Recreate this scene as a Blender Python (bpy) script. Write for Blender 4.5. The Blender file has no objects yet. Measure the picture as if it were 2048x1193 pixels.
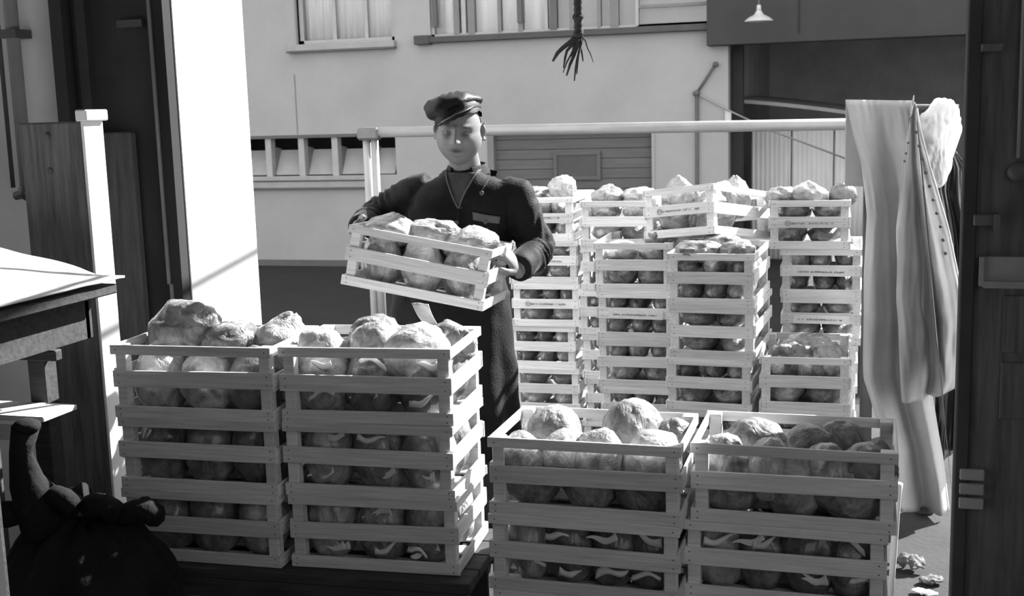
import bpy, bmesh, math, random
import numpy as np
from mathutils import Vector, Matrix, noise, Euler
from mathutils.bvhtree import BVHTree

random.seed(7)
C = bpy.context.scene.collection
SC = bpy.context.scene

# ------------------------------------------------------------------ camera, sky, sun, exposure
cam_d = bpy.data.cameras.new('camera')
cam = bpy.data.objects.new('camera', cam_d)
C.objects.link(cam)
cam_d.sensor_width = 36.0
cam_d.lens = 2350.0 / 2048.0 * 36.0
cam_r = Vector((0.95893459, 0.28219757, -0.02844267))
cam_u = Vector((-0.01718607, 0.15791019, 0.98730391))
cam_f = Vector((-0.28310615, 0.94627105, -0.15627541))
mw = Matrix((cam_r, cam_u, -cam_f)).transposed().to_4x4()
mw.translation = Vector((0, 0, 1.69))
cam.matrix_world = mw
cam_d.clip_start = 0.05
cam_d.clip_end = 200
cam_d.dof.use_dof = True
cam_d.dof.focus_distance = 3.35
cam_d.dof.aperture_fstop = 11.0
SC.camera = cam

world = bpy.data.worlds.new('sky')
SC.world = world
world.use_nodes = True
bg = world.node_tree.nodes['Background']
bg.inputs[0].default_value = (1, 1, 1, 1)
bg.inputs[1].default_value = 1.35

sun_d = bpy.data.lights.new('sun', 'SUN')
sun = bpy.data.objects.new('sun', sun_d)
C.objects.link(sun)
SUN = Vector((0.520, 0.620, 0.588)).normalized()
sun.rotation_euler = SUN.to_track_quat('Z', 'Y').to_euler()
sun.location = SUN * 30
sun_d.energy = 17.0
sun_d.angle = math.radians(0.6)

SC.view_settings.view_transform = 'Standard'
SC.view_settings.look = 'None'
SC.view_settings.exposure = 0.0
SC.view_settings.gamma = 1.0
SC.view_settings.use_curve_mapping = False


# ------------------------------------------------------------------ materials
def new_mat(name):
    m = bpy.data.materials.new(name)
    m.use_nodes = True
    return m, m.node_tree.nodes, m.node_tree.links, m.node_tree.nodes['Principled BSDF']


def mat(name, v, rough=0.8, var=0.15, scale=6.0, stretch=(1, 1, 1), bump=0.0, bscale=None, rnd=0.0,
        metal=0.0, coat=0.0, spec=0.3, detail=5.0, coord='Object'):
    """grey noise-mottled surface; rnd = brightness spread between objects"""
    m, N, Lk, P = new_mat(name)
    tc = N.new('ShaderNodeTexCoord')
    mp = N.new('ShaderNodeMapping')
    mp.inputs['Scale'].default_value = stretch
    Lk.new(tc.outputs[coord], mp.inputs['Vector'])
    oi = N.new('ShaderNodeObjectInfo')
    ofs = N.new('ShaderNodeVectorMath'); ofs.operation = 'ADD'
    sc = N.new('ShaderNodeMath'); sc.operation = 'MULTIPLY'; sc.inputs[1].default_value = 37.0
    Lk.new(oi.outputs['Random'], sc.inputs[0])
    Lk.new(mp.outputs[0], ofs.inputs[0]); Lk.new(sc.outputs[0], ofs.inputs[1])
    nz = N.new('ShaderNodeTexNoise')
    nz.inputs['Scale'].default_value = scale
    nz.inputs['Detail'].default_value = detail
    nz.inputs['Roughness'].default_value = 0.62
    Lk.new(ofs.outputs[0], nz.inputs['Vector'])
    mr = N.new('ShaderNodeMapRange')
    mr.inputs['From Min'].default_value = 0.25; mr.inputs['From Max'].default_value = 0.75
    mr.inputs['To Min'].default_value = v * (1 - var); mr.inputs['To Max'].default_value = v * (1 + var)
    Lk.new(nz.outputs['Fac'], mr.inputs['Value'])
    out = mr.outputs[0]
    if rnd:
        r2 = N.new('ShaderNodeMapRange')
        r2.inputs['To Min'].default_value = 1 - rnd; r2.inputs['To Max'].default_value = 1 + rnd
        Lk.new(oi.outputs['Random'], r2.inputs['Value'])
        mu = N.new('ShaderNodeMath'); mu.operation = 'MULTIPLY'
        Lk.new(out, mu.inputs[0]); Lk.new(r2.outputs[0], mu.inputs[1])
        out = mu.outputs[0]
    Lk.new(out, P.inputs['Base Color'])
    P.inputs['Roughness'].default_value = rough
    P.inputs['Metallic'].default_value = metal
    P.inputs['Specular IOR Level'].default_value = spec
    P.inputs['Coat Weight'].default_value = coat
    P.inputs['Coat Roughness'].default_value = 0.15
    if bump:
        b = N.new('ShaderNodeBump')
        b.inputs['Strength'].default_value = bump
        b.inputs['Distance'].default_value = 0.01
        if bscale:
            n2 = N.new('ShaderNodeTexNoise'); n2.inputs['Scale'].default_value = bscale
            n2.inputs['Detail'].default_value = 4
            Lk.new(ofs.outputs[0], n2.inputs['Vector'])
            Lk.new(n2.outputs['Fac'], b.inputs['Height'])
        else:
            Lk.new(nz.outputs['Fac'], b.inputs['Height'])
        Lk.new(b.outputs[0], P.inputs['Normal'])
    return m


M = {}
M['wood'] = mat('crate_wood', 0.74, 0.75, 0.22, 9, (0.6, 14, 14), bump=0.25, rnd=0.14)
M['nail'] = mat('nail_steel', 0.12, 0.5, 0.1, 20, metal=0.3)
M['paper'] = mat('label_paper', 0.80, 0.7, 0.08, 30)
M['ink'] = mat('label_ink', 0.10, 0.8, 0.2, 60)
M['stamp'] = mat('stamp_ink', 0.22, 0.8, 0.2, 60)
M['old_wood'] = mat('dark_old_wood', 0.10, 0.8, 0.5, 5, (9, 9, 0.7), bump=0.35)
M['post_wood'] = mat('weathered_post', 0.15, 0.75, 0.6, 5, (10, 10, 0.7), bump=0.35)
M['cart_wood'] = mat('cart_wood', 0.055, 0.8, 0.4, 6, (1, 9, 9), bump=0.3)
M['white_paint'] = mat('white_limewash', 0.86, 0.85, 0.05, 3, bump=0.1)
M['pale_plaster'] = mat('pale_plaster', 0.80, 0.9, 0.12, 2.5, bump=0.15)
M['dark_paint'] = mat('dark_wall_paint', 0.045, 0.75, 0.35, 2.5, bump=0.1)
M['plaster_in'] = mat('grey_interior_plaster', 0.55, 0.85, 0.2, 2.5, bump=0.15)
M['facade'] = mat('facade_render', 0.345, 0.9, 0.09, 1.1, bump=0.15, bscale=25, detail=8)
M['asphalt'] = mat('yard_asphalt', 0.018, 0.9, 0.25, 2, bump=0.2, bscale=60)
M['concrete'] = mat('ramp_concrete', 0.048, 0.9, 0.3, 3, bump=0.3, bscale=40)
M['floor_in'] = mat('dark_warehouse_floor', 0.035, 0.85, 0.3, 3, bump=0.2, bscale=40)
M['ceiling'] = mat('ceiling_boards', 0.55, 0.9, 0.15, 3)
M['garage'] = mat('garage_boards', 0.115, 0.7, 0.18, 3, (0.6, 5, 8), rnd=0.07)
M['garage_win'] = mat('garage_window_dark', 0.075, 0.5, 0.1, 4)
M['sill_dark'] = mat('dark_sill_metal', 0.07, 0.6, 0.2, 4)
M['sill_light'] = mat('light_sill', 0.33, 0.8, 0.1, 4)
M['frame_light'] = mat('window_frame_light', 0.38, 0.6, 0.08, 4)
M['frame_mid'] = mat('window_frame_grey', 0.19, 0.6, 0.12, 4)
M['frame_dark'] = mat('window_frame_dark', 0.11, 0.6, 0.12, 4)
M['curtain'] = mat('white_curtain', 0.86, 0.9, 0.07, 4, (9, 1, 0.5))
M['void'] = mat('dark_room', 0.03, 0.9, 0.2, 2)
M['shed_dark'] = mat('dark_shed_wall', 0.36, 0.9, 0.2, 1.5)
M['fascia'] = mat('grey_fascia', 0.05, 0.85, 0.12, 1.5)
M['sheet'] = mat('corrugated_sheet', 0.56, 0.7, 0.1, 2, (3, 3, 0.5), rnd=0.05)
M['roofing'] = mat('shed_roofing', 0.30, 0.8, 0.15, 2)
M['steel'] = mat('galvanised_pipe', 0.24, 0.45, 0.12, 8, metal=0.25, spec=0.5)
M['steel_dark'] = mat('dark_iron', 0.09, 0.5, 0.25, 8, spec=0.5)
M['pipe_grey'] = mat('painted_pipe', 0.26, 0.6, 0.15, 6)
M['enamel'] = mat('white_enamel', 0.5, 0.25, 0.05, 5, spec=0.5)
M['hemp'] = mat('hemp_rope', 0.07, 0.9, 0.35, 30, bump=0.5)
M['canvas'] = mat('grey_canvas', 0.52, 0.85, 0.14, 5, bump=0.25, bscale=18)
M['canvas_edge'] = mat('canvas_binding', 0.70, 0.8, 0.1, 20)
M['white_cloth'] = mat('white_linen', 0.84, 0.85, 0.06, 6, bump=0.3, bscale=14)
M['oilskin'] = mat('black_oilskin', 0.02, 0.22, 0.3, 8, coat=0.8, spec=0.6)
M['burlap'] = mat('dark_sackcloth', 0.014, 0.95, 0.4, 9, bump=0.6, bscale=30)
M['leaf'] = mat('loose_leaf', 0.13, 0.7, 0.5, 25, bump=0.4)
M['pale_film_glint'] = mat('pale_film_glint', 0.88, 0.35, 0.1, 30, (1, 1, 4), coat=0.3)  # pale flap and leaf tone; its ribbons imitate highlights on the cabbages
M['jacket'] = mat('dark_work_cloth', 0.011, 0.72, 0.25, 8, spec=0.18, bump=0.25, bscale=120)
M['jacket_lit'] = mat('lit_cloth_tone', 0.13, 0.85, 0.25, 12)  # paler copy of the coat cloth, puts lit edges into the colour
M['shirt'] = mat('dark_scarf', 0.075, 0.9, 0.3, 14, bump=0.3)
M['trousers'] = mat('dark_trousers', 0.05, 0.9, 0.25, 8)
M['boots'] = mat('black_boots', 0.025, 0.4, 0.25, 8)
M['cap'] = mat('black_cap_cloth', 0.013, 0.6, 0.3, 10, bump=0.2, bscale=60)
M['visor'] = mat('glossy_visor', 0.02, 0.18, 0.2, 10, coat=1.0, spec=0.7)
M['hair'] = mat('dark_hair', 0.05, 0.7, 0.4, 40, (1, 1, 0.3))
M['button'] = mat('dark_button', 0.10, 0.35, 0.2, 20)


def film_mat(name, lo, hi):
    """wrinkled clear film over pale leaves"""
    m, N, Lk, P = new_mat(name)
    tc = N.new('ShaderNodeTexCoord'); oi = N.new('ShaderNodeObjectInfo')
    sc = N.new('ShaderNodeMath'); sc.operation = 'MULTIPLY'; sc.inputs[1].default_value = 23.0
    Lk.new(oi.outputs['Random'], sc.inputs[0])
    ad = N.new('ShaderNodeVectorMath'); ad.operation = 'ADD'
    Lk.new(tc.outputs['Object'], ad.inputs[0]); Lk.new(sc.outputs[0], ad.inputs[1])
    n1 = N.new('ShaderNodeTexNoise'); n1.inputs['Scale'].default_value = 17; n1.inputs['Detail'].default_value = 7
    n1.inputs['Roughness'].default_value = 0.68; n1.inputs['Distortion'].default_value = 1.2
    Lk.new(ad.outputs[0], n1.inputs['Vector'])
    mr = N.new('ShaderNodeMapRange')
    mr.inputs['From Min'].default_value = 0.34; mr.inputs['From Max'].default_value = 0.66
    mr.inputs['To Min'].default_value = lo; mr.inputs['To Max'].default_value = hi
    Lk.new(n1.outputs['Fac'], mr.inputs['Value'])
    r2 = N.new('ShaderNodeMapRange'); r2.inputs['To Min'].default_value = 0.8; r2.inputs['To Max'].default_value = 1.15
    Lk.new(oi.outputs['Random'], r2.inputs['Value'])
    mu = N.new('ShaderNodeMath'); mu.operation = 'MULTIPLY'
    Lk.new(mr.outputs[0], mu.inputs[0]); Lk.new(r2.outputs[0], mu.inputs[1])
    Lk.new(mu.outputs[0], P.inputs['Base Color'])
    n2 = N.new('ShaderNodeTexNoise'); n2.inputs['Scale'].default_value = 30; n2.inputs['Detail'].default_value = 5
    n2.inputs['Distortion'].default_value = 2.0
    Lk.new(ad.outputs[0], n2.inputs['Vector'])
    b = N.new('ShaderNodeBump'); b.inputs['Strength'].default_value = 0.55; b.inputs['Distance'].default_value = 0.012
    Lk.new(n2.outputs['Fac'], b.inputs['Height']); Lk.new(b.outputs[0], P.inputs['Normal'])
    P.inputs['Roughness'].default_value = 0.38
    P.inputs['Coat Weight'].default_value = 0.55
    P.inputs['Coat Roughness'].default_value = 0.12
    return m


for k_ in ('jacket', 'canvas'):
    P_ = M[k_].node_tree.nodes['Principled BSDF']
    P_.inputs['Sheen Weight'].default_value = .12 if k_ == 'jacket' else .1
    P_.inputs['Sheen Roughness'].default_value = .35

M['film'] = film_mat('cabbage_under_film', 0.09, 0.42)
M['film_pale'] = film_mat('pale_cabbage_under_film', 0.20, 0.60)
M['film_dull'] = film_mat('dull_cabbage_under_film', 0.07, 0.30)


def glass_mat():
    m, N, Lk, P = new_mat('window_glass')
    out = N['Material Output']
    tr = N.new('ShaderNodeBsdfTransparent'); gl = N.new('ShaderNodeBsdfGlossy')
    gl.inputs['Roughness'].default_value = 0.03
    fr = N.new('ShaderNodeFresnel'); fr.inputs[0].default_value = 1.5
    mx = N.new('ShaderNodeMixShader')
    tr.inputs[0].default_value = (0.93, 0.93, 0.93, 1)
    Lk.new(fr.outputs[0], mx.inputs[0]); Lk.new(tr.outputs[0], mx.inputs[1]); Lk.new(gl.outputs[0], mx.inputs[2])
    Lk.new(mx.outputs[0], out.inputs['Surface'])
    return m


M['glass'] = glass_mat()


def skin_mat():
    m, N, Lk, P = new_mat('skin')
    at = N.new('ShaderNodeAttribute'); at.attribute_name = 'tone'
    nz = N.new('ShaderNodeTexNoise'); nz.inputs['Scale'].default_value = 60
    tc = N.new('ShaderNodeTexCoord'); Lk.new(tc.outputs['Object'], nz.inputs['Vector'])
    mr = N.new('ShaderNodeMapRange'); mr.inputs['To Min'].default_value = 0.9; mr.inputs['To Max'].default_value = 1.1
    Lk.new(nz.outputs['Fac'], mr.inputs['Value'])
    mu = N.new('ShaderNodeMath'); mu.operation = 'MULTIPLY'
    Lk.new(at.outputs['Fac'], mu.inputs[0]); Lk.new(mr.outputs[0], mu.inputs[1])
    Lk.new(mu.outputs[0], P.inputs['Base Color'])
    P.inputs['Roughness'].default_value = 0.5
    P.inputs['Specular IOR Level'].default_value = 0.35
    return m


M['skin'] = skin_mat()


# ------------------------------------------------------------------ mesh helpers
class MB:
    """collects shapes into ONE mesh"""
    def __init__(s):
        s.v = []; s.f = []; s.mi = []; s.sm = []

    def add(s, vs, fs, mi=0, smooth=False):
        o = len(s.v)
        s.v += [tuple(p) for p in vs]
        s.f += [tuple(i + o for i in f) for f in fs]
        s.mi += [mi] * len(fs); s.sm += [smooth] * len(fs)
        return s

    def box(s, x0, x1, y0, y1, z0, z1, mi=0, R=None, T=None):
        vs = [Vector((x, y, z)) for x in (x0, x1) for y in (y0, y1) for z in (z0, z1)]
        if R is not None: vs = [R @ p for p in vs]
        if T is not None: vs = [p + Vector(T) for p in vs]
        return s.add(vs, [(0, 1, 3, 2), (4, 6, 7, 5), (0, 4, 5, 1), (2, 3, 7, 6), (0, 2, 6, 4), (1, 5, 7, 3)], mi)

    def chamfer(s, x0, x1, y0, y1, z0, z1, b, mi=0):
        """box with chamfered edges (24 corners)"""
        bm = bmesh.new()
        bmesh.ops.create_cube(bm, size=1)
        for v in bm.verts:
            v.co = Vector(((x0 + x1) / 2 + v.co.x * (x1 - x0), (y0 + y1) / 2 + v.co.y * (y1 - y0), (z0 + z1) / 2 + v.co.z * (z1 - z0)))
        bmesh.ops.bevel(bm, geom=bm.edges[:], offset=b, segments=1, affect='EDGES')
        bm.verts.index_update()
        s.add([v.co for v in bm.verts], [[v.index for v in f.verts] for f in bm.faces], mi)
        bm.free()
        return s

    def tube(s, pts, rad, n=12, mi=0, smooth=True, up=(0, 0, 1), caps=True):
        """swept tube; rad = number, list of numbers, or list of (a, b)"""
        P = [Vector(p) for p in pts]
        k = len(P)
        rr = rad if isinstance(rad, (list, tuple)) else [rad] * k
        o = len(s.v)
        prev = None
        for i in range(k):
            d = (P[min(i + 1, k - 1)] - P[max(i - 1, 0)]).normalized()
            ref = Vector(up) if prev is None else prev
            a = ref - d * ref.dot(d)
            if a.length < 1e-4:
                a = Vector((1, 0, 0)) - d * d.x
                if a.length < 1e-4: a = Vector((0, 1, 0)) - d * d.y
            a.normalize(); b = d.cross(a); prev = a
            ra, rb = rr[i] if isinstance(rr[i], (list, tuple)) else (rr[i], rr[i])
            for j in range(n):
                t = 2 * math.pi * j / n
                s.v.append(tuple(P[i] + a * (ra * math.cos(t)) + b * (rb * math.sin(t))))
        for i in range(k - 1):
            for j in range(n):
                a0 = o + i * n + j; a1 = o + i * n + (j + 1) % n
                s.f.append((a0, a1, a1 + n, a0 + n)); s.mi.append(mi); s.sm.append(smooth)
        if caps:
            s.f.append(tuple(o + j for j in reversed(range(n)))); s.mi.append(mi); s.sm.append(False)
            s.f.append(tuple(o + (k - 1) * n + j for j in range(n))); s.mi.append(mi); s.sm.append(False)
        return s

    def ball(s, c, r, nu=16, nv=10, mi=0, R=None):
        r = r if isinstance(r, (tuple, list)) else (r, r, r)
        vs = []; fs = []
        for i in range(nv + 1):
            ph = math.pi * i / nv
            for j in range(nu):
                th = 2 * math.pi * j / nu
                p = Vector((r[0] * math.sin(ph) * math.cos(th), r[1] * math.sin(ph) * math.sin(th), r[2] * math.cos(ph)))
                if R is not None: p = R @ p
                vs.append(p + Vector(c))
        for i in range(nv):
            for j in range(nu):
                a = i * nu + j; b = i * nu + (j + 1) % nu
                if i == 0: fs.append((a, a + nu, b + nu))
                elif i == nv - 1: fs.append((a, a + nu, b))
                else: fs.append((a, a + nu, b + nu, b))
        return s.add(vs, fs, mi, True)

    def lathe(s, prof, n=24, c=(0, 0, 0), mi=0, R=None):
        vs = []; fs = []
        for (r, z) in prof:
            for j in range(n):
                t = 2 * math.pi * j / n
                p = Vector((r * math.cos(t), r * math.sin(t), z))
                if R is not None: p = R @ p
                vs.append(p + Vector(c))
        for i in range(len(prof) - 1):
            for j in range(n):
                a = i * n + j; b = i * n + (j + 1) % n
                fs.append((a, b, b + n, a + n))
        return s.add(vs, fs, mi, True)

    def mesh(s, name, mats):
        me = bpy.data.meshes.new(name)
        me.from_pydata(s.v, [], s.f)
        for m in (mats if isinstance(mats, (list, tuple)) else [mats]):
            me.materials.append(m)
        me.polygons.foreach_set('material_index', s.mi)
        me.polygons.foreach_set('use_smooth', s.sm)
        me.update()
        bm = bmesh.new(); bm.from_mesh(me)
        bmesh.ops.recalc_face_normals(bm, faces=bm.faces)
        bm.to_mesh(me); bm.free()
        return me

    def build(s, name, mats, parent=None, **k):
        return put(name, s.mesh(name, mats), parent, **k)


def put(name, me, parent=None, loc=(0, 0, 0), rot=(0, 0, 0), kind=None, label=None, scale=None):
    o = bpy.data.objects.new(name, me)
    C.objects.link(o)
    o.location = loc; o.rotation_euler = rot
    if scale is not None: o.scale = scale
    if parent is not None: o.parent = parent
    if kind: o['kind'] = kind
    if label: o['label'] = label
    return o


def thing(name, label, cat, loc=(0, 0, 0), rot=(0, 0, 0), group=None):
    o = put(name, None, None, loc, rot, label=label)
    o['category'] = cat
    if group: o['group'] = group
    o.empty_display_size = 0.1
    return o


def tag(o, label, cat, group=None):
    o['label'] = label; o['category'] = cat
    if group: o['group'] = group
    return o


def struct(name, mb, m, parent=None):
    return mb.build(name, m, parent, kind='structure')


def bx(*a):
    return MB().box(*a)


def solidify(vs, fs, t):
    """give a grid sheet a thickness; returns verts, faces"""
    me = bpy.data.meshes.new('tmp'); me.from_pydata([tuple(v) for v in vs], [], fs); me.update()
    bm = bmesh.new(); bm.from_mesh(me)
    bmesh.ops.recalc_face_normals(bm, faces=bm.faces)
    bmesh.ops.solidify(bm, geom=bm.faces[:], thickness=t)
    bm.verts.index_update()
    r = ([v.co.copy() for v in bm.verts], [[v.index for v in f.verts] for f in bm.faces])
    bm.free(); bpy.data.meshes.remove(me)
    return r


def grid_faces(nu, nv):
    return [(j * nu + i, j * nu + i + 1, (j + 1) * nu + i + 1, (j + 1) * nu + i) for j in range(nv - 1) for i in range(nu - 1)]


def lerp(tab, t):
    """piecewise linear table [(t, value)...]"""
    if t <= tab[0][0]: return tab[0][1]
    for (a, va), (b, vb) in zip(tab, tab[1:]):
        if t <= b:
            w = (t - a) / (b - a)
            return va + (vb - va) * w
    return tab[-1][1]


# ------------------------------------------------------------------ setting: dock room, ramp, yard
WY0, WY1 = 3.66, 4.17           # thickness of the dock wall
struct('floor', bx(-6, 2.6, -4.6, 3.9, -0.25, 0.0), M['floor_in'])
struct('floor_ramp', bx(-9, 6, 3.9, 6.75, -1.0, 0.0), M['concrete'])
struct('ground_yard', bx(-40, 30, 6.75, 45, -1.25, -0.93), M['asphalt'])
struct('ceiling', bx(-6, 2.6, -4.6, 4.17, 3.6, 3.75), M['ceiling'])
b = MB(); b.box(-4.8, -4.6, -4.6, 3.66, -0.2, 1.2); b.box(-4.8, -4.6, -4.6, 3.66, 3.4, 3.75); b.box(-4.8, -4.6, -4.6, 2.1, 1.2, 3.4); b.box(-4.8, -4.6, 3.55, 3.66, 1.2, 3.4)  # unseen wall; window hole added to light the pale plaster
struct('wall_left', b, M['plaster_in'])
b = MB(); b.box(2.4, 2.6, -4.6, -1.6, -0.2, 3.75); b.box(2.4, 2.6, 1.2, 3.66, -0.2, 3.75); b.box(2.4, 2.6, -1.6, 1.2, -0.2, 1.0); b.box(2.4, 2.6, -1.6, 1.2, 3.2, 3.75)  # unseen wall; window hole added as fill for the front stacks
struct('wall_right', b, M['plaster_in'])
struct('wall_light_blocker', bx(-1.22, -1.10, -4.4, 1.25, 0, 3.6), M['plaster_in'])  # unseen partition, added to keep fill light off the cart crates
b = MB()                          # unseen rear wall; opening added behind the camera for fill light
b.box(-6, .3, -4.6, -4.4, -0.2, 3.75); b.box(2.2, 2.6, -4.6, -4.4, -0.2, 3.75); b.box(.3, 2.2, -4.6, -4.4, 3.0, 3.75); b.box(.3, 2.2, -4.6, -4.4, -.2, .9)
struct('wall_rear', b, M['plaster_in'])
b = MB()
b.box(-6, -2.75, WY0, WY1, -0.2, 3.6)
struct('wall_front_left', b, M['pale_plaster'])
b = MB()
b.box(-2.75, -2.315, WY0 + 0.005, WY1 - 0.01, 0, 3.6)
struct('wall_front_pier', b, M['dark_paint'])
b = MB()
b.box(-2.315, -2.30, WY0 + 0.02, WY1, 0, 3.2)
b.box(-2.75, -2.315, WY1 - 0.01, WY1, 0, 3.6)
struct('wall_front_reveal', b, M['white_paint'])
struct('wall_front_lintel', bx(-2.315, 0.95, WY0, WY1, 3.2, 3.6), M['plaster_in'])
struct('wall_front_right', bx(0.95, 2.6, WY0 + 0.05, WY1, 0, 3.6), M['plaster_in'])
b = MB(); b.box(-12, 10, WY1, WY1 + .02, 3.6, 8.0); b.box(-2.315, .95, WY1, WY1 + .02, 3.2, 3.6); b.box(-12, -2.75, WY1, WY1 + .02, -.9, 3.6); b.box(.95, 10, WY1, WY1 + .02, -.9, 3.6)  # unseen outer face, made tall and white to bounce sun onto the ramp
struct('wall_dock_outside', b, M['white_paint'])
# steel edge of the frame: dark angle with a lighter lip
b = MB(); b.box(-2.345, -2.305, WY0 - 0.035, WY0 + 0.02, 0, 3.2)
struct('trim_1', b, M['void'])
b = MB(); b.box(-2.362, -2.35, WY0 - 0.04, WY0 + 0.004, 1.12, 3.2)
b.box(-2.352, -2.340, WY0 - 0.042, WY0 + 0.004, 0.0, 1.12)
struct('trim_2', b, M['steel'])
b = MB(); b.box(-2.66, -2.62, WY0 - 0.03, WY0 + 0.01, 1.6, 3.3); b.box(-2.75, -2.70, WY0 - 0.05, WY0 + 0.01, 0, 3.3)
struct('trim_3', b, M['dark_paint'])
b = MB(); b.box(-2.50, -2.40, WY0 - 0.02, WY0 + 0.01, 2.02, 2.045)
struct('trim_4', b, M['steel_dark'])

# plank leaning flat on the wall behind the post
o = MB().chamfer(-2.60, -2.46, WY0 - 0.05, WY0 - 0.012, 0.0, 1.66, 0.006).build('wall_plank', M['old_wood'])
tag(o, 'dark upright plank against the wall behind the sunlit timber post', 'plank')

# timber post; narrow face is a white slab, sunlight put into the colour
t = thing('timber_post', 'weathered timber post with a narrow side coloured white for sunlight and a cap block', 'post', (-2.30, 3.13, 0))
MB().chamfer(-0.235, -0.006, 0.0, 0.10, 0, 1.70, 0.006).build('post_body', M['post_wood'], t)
MB().chamfer(-0.006, 0.004, 0.0, 0.10, 0, 1.70, 0.002).build('sun_white_face', M['white_paint'], t, label='narrow face coloured white as if sunlit')
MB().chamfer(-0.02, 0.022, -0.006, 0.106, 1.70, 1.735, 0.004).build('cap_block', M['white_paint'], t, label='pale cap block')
for z in (1.66, 1.55):
    MB().ball((-0.13, -0.002, z), (0.011, 0.004, 0.011), 10, 6).build('bolt_head', M['steel_dark'], t)

# pipes on the plaster
t = thing('wall_pipe', 'grey painted vertical pipe with a tap at its foot on the plaster wall', 'pipe', (-2.9, 3.6, 0))
MB().tube([(0.0, 0, 1.47), (0.0, 0, 3.5)], 0.024).build('pipe', M['pipe_grey'], t)
MB().tube([(-0.06, 0.0, 1.47), (-0.06, 0, 3.5)], 0.008).build('thin_pipe', M['steel_dark'], t)
b = MB().ball((0, 0, 1.455), (0.032, 0.03, 0.034)); b.tube([(-0.05, 0, 1.44), (0.0, -0.01, 1.45), (0.07, -0.03, 1.45)], 0.016)
b.build('tap_body', M['steel_dark'], t)
b = MB().tube([(0.07, -0.03, 1.42), (0.07, -0.03, 1.49)], 0.022); b.build('tap_handle', M['steel_dark'], t)
for z in (2.0, 2.8):
    MB().box(-0.035, 0.035, -0.03, 0.055, z, z + 0.03).build('pipe_clamp', M['steel_dark'], t)

# right door leaf, with its ironwork
d = put('door_1', None, None, (0.285, WY0, 0), kind='structure')
struct('door_leaf', MB().chamfer(0.035, 0.80, 0.0, 0.055, 0.01, 3.18, 0.004), M['old_wood'], d)
struct('door_edge', MB().chamfer(0.0, 0.04, -0.012, 0.065, 0.01, 3.18, 0.004), M['dark_paint'], d)
struct('door_strap', MB().chamfer(0.03, 0.10, -0.02, 0.005, 1.325, 1.36, 0.004).box(0.085, 0.10, -0.045, -0.015, 1.315, 1.36), M['steel_dark'], d)
struct('door_hook', MB().chamfer(0.035, 0.095, -0.02, 0.004, 1.82, 1.845, 0.003), M['steel_dark'], d)
struct('door_bracket', MB().box(0.05, 0.062, -0.03, 0.0, 1.15, 1.235).box(0.062, 0.30, -0.035, 0.0, 1.145, 1.165).box(0.062, 0.30, -0.02, 0.0, 1.165, 1.235), M['pipe_grey'], d)
struct('door_rod', MB().tube([(0.145, -0.015, 1.52), (0.14, -0.015, 3.1)], 0.006, 8), M['pipe_grey'], d)
struct('door_latch', MB().ball((0.15, -0.015, 1.48), (0.035, 0.02, 0.03)), M['steel_dark'], d)
for z in (0.575, 0.53, 0.485):
    struct('hinge_plate', MB().chamfer(0.015, 0.085, -0.022, 0.0, z - 0.017, z + 0.017, 0.003), M['pipe_grey'], d)
for z in (0.95, 0.75):
    struct('door_patch', MB().chamfer(0.12, 0.30, -0.008, 0.0, z, z + 0.17, 0.002), M['old_wood'], d)

# overhead bar above the frame, added to cast the slanting shadow on the reveal
t = thing('shadow_bar', 'unseen iron bar added above the doorway to shadow the reveal', 'bar', (-0.116, WY1, 3.267))
MB().tube([(0, -0.05, -0.007), (0, 3.0, 0.432)], 0.022).build('bar', M['steel_dark'], t)
MB().chamfer(-0.05, 0.05, -0.0, 0.012, -0.06, 0.06, 0.003).build('wall_plate', M['steel_dark'], t)

# rope with a frayed end
t = thing('hanging_rope', 'knotted rope hanging down with a frayed end', 'rope', (-0.933, 4.0, 1.80))


def helix(c0, c1, r, turns, ph, n):
    c0, c1 = Vector(c0), Vector(c1)
    return [c0.lerp(c1, i / n) + Vector((r * math.cos(ph + turns * 2 * math.pi * i / n), r * math.sin(ph + turns * 2 * math.pi * i / n), 0)) for i in range(n + 1)]


b = MB()
for k in range(3):
    b.tube(helix((0, 0, 0.14), (0.012, 0, 1.42), 0.0075, 22, k * 2.094, 230), 0.0088, 6)
b.build('rope_strand', M['hemp'], t)
b = MB()
for (z, r) in ((0.205, 0.012), (0.150, 0.010)):
    b.tube([(r * math.cos(a), r * math.sin(a), z + 0.006 * math.sin(a * 1.0)) for a in [i * 6.2832 / 14 for i in range(15)]], 0.009, 8, caps=False)
b.build('knot', M['hemp'], t)
rr = random.Random(3)
fr = [((-0.088, -0.02, 0.058), 0.0075), ((-0.055, 0.0, 0.035), 0.005), ((-0.040, -0.02, 0.008), 0.006), ((-0.018, 0.0, -0.010), 0.004), ((0.012, 0.01, 0.055), 0.004),
      ((0.050, 0.0, 0.050), 0.0022), ((-0.062, 0.02, 0.020), 0.0032), ((-0.004, -0.02, 0.012), 0.004), ((-0.028, 0.01, 0.05), 0.005)]
for (e, r) in fr:
    e = Vector(e); s0 = Vector((rr.uniform(-.006, .006), rr.uniform(-.006, .006), 0.15)); mid = s0.lerp(e, 0.55) + Vector((rr.uniform(-.012, .008), 0, rr.uniform(-.006, .008)))
    q = s0.lerp(mid, 0.5) + Vector((.008, 0, 0)); q2 = mid.lerp(e, .5) + Vector((0, 0, 0.006))
    MB().tube([s0, q, mid, q2, e], [r * 1.2, r * 1.2, r, r * .9, r * .5], 6).build('frayed_strand', M['hemp'], t)

# ------------------------------------------------------------------ yard: opposite facade (y = 19)
FY = 19.0
FR = -2.03     # right corner of the facade


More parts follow.
